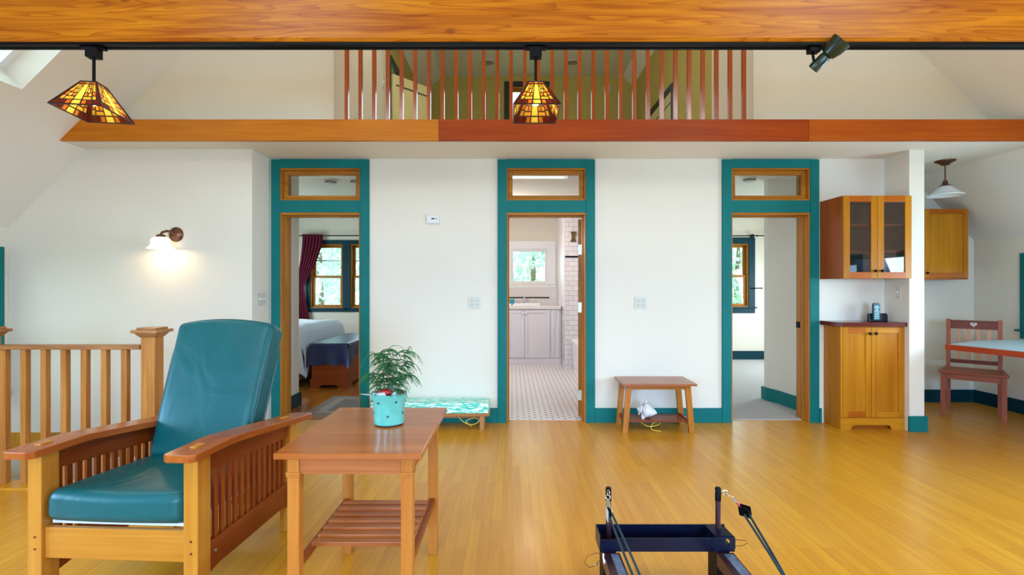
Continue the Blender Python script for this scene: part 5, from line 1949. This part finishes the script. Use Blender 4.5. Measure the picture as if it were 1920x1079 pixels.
# ropes run down from each pulley towards the carriage
MB().tube([(-0.250, -0.092, 0.370), (-0.235, -0.25, 0.325), (-0.215, -0.55, 0.270), (-0.20, -1.0, 0.235), (-0.19, -1.45, 0.214)], 0.0048, 8).build('rope', ROPE, rf)
MB().tube([(-0.243, -0.060, 0.388), (-0.218, -0.25, 0.340), (-0.190, -0.55, 0.275), (-0.16, -1.0, 0.24), (-0.14, -1.45, 0.214)], 0.0048, 8).build('rope', ROPE, rf)
MB().tube([(0.307, -0.072, 0.368), (0.318, -0.25, 0.305), (0.322, -0.50, 0.225), (0.30, -1.0, 0.22), (0.26, -1.45, 0.214)], 0.0048, 8).build('rope', ROPE, rf)
MB().tube([(0.328, -0.046, 0.376), (0.332, -0.25, 0.300), (0.326, -0.50, 0.215), (0.28, -1.0, 0.22), (0.23, -1.45, 0.214)], 0.0048, 8).build('rope', ROPE, rf)
# thin wire loops at both ends
MB().tube([(-0.276, -0.055, 0.200), (-0.300, -0.06, 0.205), (-0.335, -0.06, 0.192), (-0.345, -0.06, 0.165), (-0.325, -0.06, 0.145), (-0.300, -0.065, 0.158), (-0.28, -0.07, 0.185), (-0.275, -0.07, 0.198)], 0.0016, 6).build('wire_loop', BRONZE, rf)
MB().tube([(-0.304, -0.064, 0.156), (-0.296, -0.066, 0.163)], 0.005, 8).build('wire_ferrule', CHROME, rf)
MB().tube([(-0.274, -0.075, 0.210), (-0.272, -0.085, 0.195), (-0.270, -0.09, 0.176)], 0.005, 8).build('locking_pin', CHROME, rf)
MB().tube([(0.276, 0.0, 0.228), (0.310, 0.0, 0.230), (0.345, 0.0, 0.226), (0.352, 0.0, 0.216), (0.335, 0.0, 0.205), (0.300, 0.0, 0.203)], 0.0016, 6).build('wire_loop', BRONZE, rf)
MB().lathe([(0.001, -0.004), (0.006, -0.003), (0.007, 0.0)], 12, axis='y', c=(hw - 0.060, -0.0555, 0.19)).build('bolt', CHROME, rf)

# ------------------------------------------------------------------ bedroom
bd = thing('bed', 'bed with pale quilt and light wooden base seen through the first doorway', 'bed', (-3.65, 7.5, 0))
FRM = wood('pale_bed_wood', (0.58, 0.40, 0.24), (0.46, 0.29, 0.16), 'x', 0.5, 0.1, 30)
b = MB()
b.box(-0.85, 0.80, -0.80, 0.80, 0.20, 0.34)
b.box(-0.85, 0.80, -0.80, 0.80, 0.05, 0.19)
b.box(0.72, 0.81, -0.81, -0.72, 0.0, 0.34)
b.box(-0.85, -0.76, -0.81, -0.72, 0.0, 0.34)
b.box(0.72, 0.81, 0.72, 0.81, 0.0, 0.34)
b.build('bed_frame', FRM, bd, bevel=0.004)
QUILT = plain('pale_blue_white_quilt', (0.66, 0.70, 0.76), 0.85, var=0.04, scale=5, bump=0.15)
MB().cushion(0.86, 0.82, 0.12, 0.09, None, 16).build('mattress', plain('white_mattress', (0.7, 0.7, 0.7), 0.8), bd, loc=(0, 0, 0.46), angle=180)


def quilt_top(u, v):
    x = -0.90 + 1.84 * u
    y = -0.86 + 1.72 * v
    e = max(0, abs(u - 0.5) * 2 - 0.80) / 0.20
    f = max(0, abs(v - 0.5) * 2 - 0.84) / 0.16
    z = 0.79 - 0.19 * (1 - math.sqrt(max(0, 1 - min(1, e * e)))) - 0.12 * (1 - math.sqrt(max(0, 1 - min(1, f * f))))
    z += 0.008 * math.sin(9 * x + 4 * y) * math.sin(7 * y)
    return (x, y, z)


q = MB().grid(quilt_top, 60, 50)


def drape(u, v):
    x0, y0, z0 = quilt_top(u, 0)
    hem = 0.34 - 0.22 * max(0, (u - 0.80) / 0.20) ** 1.5 + 0.015 * math.sin(u * 40)
    z = z0 + (hem - z0) * v
    y = y0 - 0.035 * math.sin(min(1, v * 3) * PI / 2) - 0.018 * v * math.sin(u * 46 + v * 2)
    return (x0 + 0.05 * v * max(0, (u - 0.8) / 0.2), y, z)


def drape_foot(u, v):
    x0, y0, z0 = quilt_top(1, u)
    hem = 0.30 - 0.18 * max(0, (0.15 - u) / 0.15) ** 1.5
    z = z0 + (hem - z0) * v
    x = x0 + 0.02 * math.sin(min(1, v * 3) * PI / 2) + 0.012 * v * math.sin(u * 40) + 0.03 * v * max(0, (0.15 - u) / 0.15)
    return (x, y0 - 0.035 * v * max(0, (0.15 - u) / 0.15), z)


q.grid(drape, 60, 24)
q.grid(drape_foot, 50, 20)
q.build('quilt', QUILT, bd, angle=180, solid=0.008)

cc = thing('blanket_chest', 'red cedar chest with dark blue cover at the foot of the bed', 'chest', (-2.365, 7.35, 0))
b = MB()
b.box(-0.225, 0.225, -0.73, 0.73, 0.09, 0.47)
cw_ = chestw('x')
b.build('body', cw_, cc, bevel=0.004)
for y0, y1, nm in ((-0.745, -0.725, 0), (0.725, 0.745, 1)):
    pl_ = [(-0.24, 0), (-0.13, 0), (-0.115, 0.025), (-0.08, 0.04), (0.08, 0.04), (0.115, 0.025), (0.13, 0), (0.24, 0), (0.24, 0.11), (0.225, 0.12), (-0.225, 0.12), (-0.24, 0.11)]
    MB().prism(pl_, 'y', y0, y1).build('plinth', cw_, cc)
pl_ = [(-0.725, 0), (-0.56, 0), (-0.54, 0.03), (-0.50, 0.04), (0.50, 0.04), (0.54, 0.03), (0.56, 0), (0.725, 0), (0.725, 0.11), (-0.725, 0.11)]
MB().prism(pl_, 'x', 0.22, 0.24).build('plinth', chestw('y'), cc)
MB().prism(pl_, 'x', -0.24, -0.22).build('plinth', chestw('y'), cc)
NAVYC = plain('navy_blue_cover', (0.006, 0.012, 0.075), 0.36, var=0.25, scale=5, bump=0.15)


def cov(x, y, z):
    if z < 0:
        z += -0.012 * math.sin(x * 14) * math.sin(y * 9)
        x *= 1.02
        y *= 1.006
    return (x, y, z)


cv = MB().cushion(0.262, 0.765, 0.085, 0.035, cov, 22)


def skirt(u, v):
    # cloth falling over the near end and a little way down the side
    x = -0.268 + 0.536 * u
    hem = -0.185 - 0.045 * (abs(u - 0.5) * 2) ** 4 + 0.010 * math.sin(u * 17)
    z = 0.03 + (hem - 0.03) * v
    return (x * (1 + 0.03 * v), -0.772 - 0.012 * v - 0.008 * math.sin(u * 15) * v, z)


def skirt_side(u, v):
    y = -0.775 + 1.54 * u
    hem = -0.09 - 0.14 * math.exp(-u * 14)
    z = 0.03 + (hem - 0.03) * v
    return (0.268 + 0.010 * v + 0.006 * math.sin(u * 30) * v, y, z)


cv.grid(skirt, 36, 12)
cv.grid(skirt_side, 50, 10)
cv.build('cover', NAVYC, cc, loc=(0, 0, 0.495), angle=180)

rg = MB()
rg.box(-2.12, -1.20, 5.16, 6.09, 0.0, 0.010, mi=0)
rg.box(-2.03, -1.29, 5.25, 6.00, 0.010, 0.0115, mi=1)
rg.box(-1.93, -1.39, 5.35, 5.90, 0.0115, 0.013, mi=2)
tag(rg.build('rug', [plain('taupe_rug', (0.24, 0.19, 0.16), 0.95, var=0.2, scale=90, bump=0.3), plain('beige_rug', (0.36, 0.30, 0.26), 0.95, var=0.2, scale=90, bump=0.3),
                     plain('grey_rug', (0.20, 0.17, 0.16), 0.95, var=0.2, scale=90, bump=0.3)], weld=False),
    'grey and beige bordered rug on the bedroom floor', 'rug')

# curtain rod and curtain in the bedroom
cr = thing('curtain_rod', 'thin black curtain rod above the bedroom windows', 'curtain rod', (-2.8, 9.10, 2.222))
MB().tube([(-1.02, 0, 0), (1.1, 0, 0)], 0.0095, 10).build('rod', BLACK, cr)
MB().ball((-1.045, 0, 0), 0.026).build('finial', BLACK, cr)
for x in (-0.90, 0.42, 1.0):
    MB().tube([(x, 0, 0), (x, 0.10, 0)], 0.008, 8).box(x - 0.012, x + 0.012, 0.085, 0.10, -0.045, 0.03).box(x - 0.010, x + 0.010, -0.014, 0.014, -0.045, 0.028).build('bracket', BLACK, cr)


def curtain(u, v):
    # v 0 at the rod, 1 at the hem; gathered by a tie at v~0.46
    z = 2.245 - v * 1.92
    ks = [(0.0, -3.72, -3.36), (0.10, -3.735, -3.37), (0.25, -3.77, -3.47), (0.38, -3.81, -3.60), (0.49, -3.845, -3.71), (0.62, -3.835, -3.66), (0.80, -3.84, -3.60), (1.0, -3.85, -3.58)]
    for i in range(len(ks) - 1):
        if v <= ks[i + 1][0]:
            t_ = (v - ks[i][0]) / (ks[i + 1][0] - ks[i][0])
            a = ks[i][1] + (ks[i + 1][1] - ks[i][1]) * t_
            b_ = ks[i][2] + (ks[i + 1][2] - ks[i][2]) * t_
            break
    x = a + (b_ - a) * u
    amp = 0.028 * (0.45 + 0.55 * abs(v - 0.49) * 2)
    return (x, 9.10 + amp * math.sin(u * 2 * PI * 6.5 + 0.6 * math.sin(v * 7)) - (0.02 if v < 0.02 else 0), z)


cu = MB().grid(curtain, 90, 70).build('curtain', plain('dark_red_curtain', (0.15, 0.004, 0.028), 0.7, var=0.15, scale=10), solid=0.004, angle=180)
tag(cu, 'dark red curtain gathered beside the bedroom window', 'curtain')

# carpeted room rod
cr = thing('curtain_rod', 'thin black curtain rod above the window of the carpeted room', 'curtain rod', (4.0, 9.11, 2.222))
MB().tube([(-0.6, 0, 0), (0.55, 0, 0)], 0.0095, 10).build('rod', BLACK, cr)
MB().ball((0.565, 0, 0), 0.026).build('finial', BLACK, cr)
MB().ball((0.36, 0, 0), 0.016).build('finial', BLACK, cr)
for x in (-0.45, 0.29):
    MB().tube([(x, 0, 0), (x, 0.09, 0)], 0.008, 8).box(x - 0.012, x + 0.012, 0.075, 0.09, -0.045, 0.03).box(x - 0.010, x + 0.010, -0.014, 0.014, -0.045, 0.028).build('bracket', BLACK, cr)
hk = MB().tube([(4.28, 9.198, 1.285), (4.30, 9.15, 1.285), (4.46, 9.15, 1.288)], 0.008, 8).ball((4.465, 9.15, 1.288), 0.014).build('tieback_hook', BLACK)
tag(hk, 'small black tieback hook on the wall beside the window of the carpeted room', 'hook')

# ------------------------------------------------------------------ bathroom
VX0, VX1, VY = -0.44, 0.835, 8.63
va = thing('bathroom_vanity', 'white bathroom vanity with tiled counter under the window', 'vanity', (0.2, 8.9, 0.004))
VW = plain('white_cabinet_paint', (0.70, 0.69, 0.74), 0.4)
MB().box(-0.64, 0.63, -0.27, 0.28, 0.0, 0.93).build('body', VW, va)
for i, (x0, x1) in enumerate(((-0.26, 0.148), (-0.26 + 0.412, 0.42))):
    x0 = (-0.62, 0.158)[0] if False else x0
for (x0, x1, kx) in ((-0.285, 0.005, -0.022), (0.013, 0.435, 0.035), (0.46, 0.60, None)):
    d_ = MB()
    sash(d_, x0, x1, 0.11, 0.92, -0.292, -0.272, 0.05)
    d_.box(x0 + 0.05, x1 - 0.05, -0.280, -0.272, 0.16, 0.87)
    do = d_.build('door', VW, va, bevel=0.001)
    if kx is not None:
        MB().lathe([(0.006, 0), (0.006, -0.014), (0.016, -0.02), (0.014, -0.03), (0.001, -0.032)], 16, axis='y', c=(kx, -0.292, 0.855)).build('knob', CHROME, do)
MB().box(-0.64, 0.63, -0.285, -0.27, 0.0, 0.10).build('kick_board', VW, va)
TILEW = plain('white_tile_glaze', (0.72, 0.68, 0.66), 0.2)
MB().box(-0.64, 0.625, -0.31, 0.28, 0.93, 0.985).build('counter_top', TILEW, va, bevel=0.004)
MB().box(-0.64, 0.61, 0.272, 0.296, 0.985, 1.30).build('backsplash', TILEW, va)
MB().box(-0.64, 0.47, 0.264, 0.272, 1.105, 1.125).build('tile_line', BLACK, va)
sk_ = MB()
sk_.box(-0.40, 0.27, -0.24, -0.205, 0.985, 1.025)
sk_.box(-0.40, 0.27, 0.16, 0.20, 0.985, 1.025)
sk_.box(-0.40, -0.365, -0.205, 0.16, 0.985, 1.025)
sk_.box(0.235, 0.27, -0.205, 0.16, 0.985, 1.025)
sk_.box(-0.365, 0.235, -0.205, 0.16, 0.986, 0.992)
sk_.build('sink', WHITE, va, bevel=0.008)
fc = MB()
fc.tube([(0.0, 0.12, 1.02), (0.0, 0.12, 1.12), (0.0, 0.09, 1.15), (0.0, 0.0, 1.13)], [0.020, 0.018, 0.016, 0.012], 12)
fc.ball((0, 0.12, 1.155), 0.018)
for sx in (-1, 1):
    fc.tube([(sx * 0.115, 0.12, 1.02), (sx * 0.115, 0.12, 1.09)], [0.024, 0.012], 12)
    fc.tube([(sx * 0.115, 0.12, 1.09), (sx * 0.175, 0.11, 1.105)], 0.007, 8)
    fc.tube([(sx * 0.115, 0.12, 1.09), (sx * 0.085, 0.12, 1.10)], 0.007, 8)
fc.build('faucet', CHROME, va, loc=(0.015, 0, 0))
cup = MB().lathe([(0.001, 0.0), (0.040, 0.0), (0.047, 0.05), (0.040, 0.10), (0.043, 0.112), (0.038, 0.112), (0.035, 0.098), (0.040, 0.05), (0.001, 0.01)], 24).build(
    'tumbler', plain('turquoise_plastic', (0.02, 0.30, 0.36), 0.3), loc=(0.0, 8.70, 0.9895))
tag(cup, 'small turquoise tumbler standing on the bathroom counter', 'cup')
tb = thing('bathtub', 'white bathtub end beside the shower tiles', 'bathtub', (1.33, 7.3, 0.004))
b = MB()
b.box(-0.40, -0.31, -0.78, 0.78, 0.44, 0.49)
b.box(0.31, 0.38, -0.78, 0.78, 0.44, 0.49)
b.box(-0.31, 0.31, -0.78, -0.70, 0.44, 0.49)
b.box(-0.31, 0.31, 0.70, 0.78, 0.44, 0.49)
b.build('rim', WHITE, tb, bevel=0.015, seg=3)
b = MB()
b.hexa([(-0.36, -0.77, 0), (-0.30, -0.77, 0), (-0.30, 0.77, 0), (-0.36, 0.77, 0), (-0.385, -0.77, 0.44), (-0.31, -0.77, 0.44), (-0.31, 0.77, 0.44), (-0.385, 0.77, 0.44)])
b.box(-0.30, 0.34, -0.76, 0.76, 0.0, 0.10)
b.box(0.30, 0.36, -0.76, 0.76, 0.1, 0.44)
b.box(-0.30, 0.30, -0.76, -0.70, 0.1, 0.44)
b.box(-0.30, 0.30, 0.70, 0.76, 0.1, 0.44)
b.build('apron', WHITE, tb)
hs = MB()
hs.box(-0.025, 0.025, -0.012, 0, -0.04, 0.04)
hs.hexa([(-0.045, -0.02, -0.085), (0.045, -0.02, -0.085), (0.045, 0, -0.085), (-0.045, 0, -0.085), (-0.015, -0.02, 0), (0.015, -0.02, 0), (0.015, 0, 0), (-0.015, 0, 0)])
hs.hexa([(-0.015, -0.02, 0), (0.015, -0.02, 0), (0.015, 0, 0), (-0.015, 0, 0), (-0.045, -0.02, 0.075), (0.045, -0.02, 0.075), (0.045, 0, 0.075), (-0.045, 0, 0.075)])
hs.tube([(0.0, -0.02, 0.0), (0.05, -0.08, 0.035)], 0.007, 8)
ho = hs.build('shower_handle', plain('dark_brass', (0.20, 0.14, 0.06), 0.3, metal=0.8), loc=(0.968, 8.10, 2.105))
tag(ho, 'dark brass hourglass shaped shower fitting on the white tiles', 'shower fitting')

# ------------------------------------------------------------------ trees outside the windows
TLEAF = leaf_mat('sunny_tree_leaves', (0.34, 0.55, 0.38), (0.66, 0.80, 0.66), 0.5)
BARK = plain('tree_bark', (0.16, 0.11, 0.07), 0.9, var=0.3, scale=12, bump=0.4)
rt = random.Random(21)


def tree(x, y, H, R, label):
    t = thing('tree', label, 'tree', (x, y, -3.0), 0, 'trees outside the windows')
    MB().tube([(0, 0, 0), (0.08, 0.03, H * 0.3), (0, 0.05, H * 0.6), (0.02, 0, H * 0.9)], [0.22, 0.17, 0.11, 0.03], 10).build('trunk', BARK, t)
    c = MB()
    blobs = [(rt.gauss(0, R * 0.45), rt.gauss(0, R * 0.45), H * 0.28 + rt.random() * H * 0.68, R * rt.uniform(0.3, 0.55)) for _ in range(20)]
    for _ in range(3400):
        bx_, by_, bz_, br_ = rt.choice(blobs)
        d_ = Vector((rt.gauss(0, 1), rt.gauss(0, 1), rt.gauss(0, 1))).normalized() * br_ * rt.uniform(0.55, 1.05)
        p = Vector((bx_, by_, bz_)) + d_
        u_ = Vector((rt.gauss(0, 1), rt.gauss(0, 1), rt.gauss(0, 1))).normalized()
        v_ = u_.orthogonal().normalized()
        s_ = rt.uniform(0.06, 0.14)
        c._add([p - u_ * s_, p + v_ * s_ * 0.5, p + u_ * s_, p - v_ * s_ * 0.5], [(0, 1, 2, 3)])
    c.build('crown', TLEAF, t, weld=False)


tree(-6.4, 17.0, 7.2, 1.7, 'leafy green tree outside, showing beside the dark red curtain')
tree(0.7, 17.0, 7.4, 1.7, 'leafy green tree just outside the bathroom window')
tree(7.6, 17.2, 7.0, 1.7, 'leafy green tree outside the window of the carpeted room')
tree(-2.9, 23.0, 8.0, 2.0, 'leafy tree further off between bedroom and bathroom views')
tree(4.6, 23.0, 8.0, 2.0, 'leafy tree further off beyond the bathroom, shower side')
tree(-9.6, 23.5, 8.4, 2.0, 'leafy tree further off behind the curtained window')
tree(11.4, 23.5, 8.4, 2.0, 'leafy tree further off beyond the carpeted room')
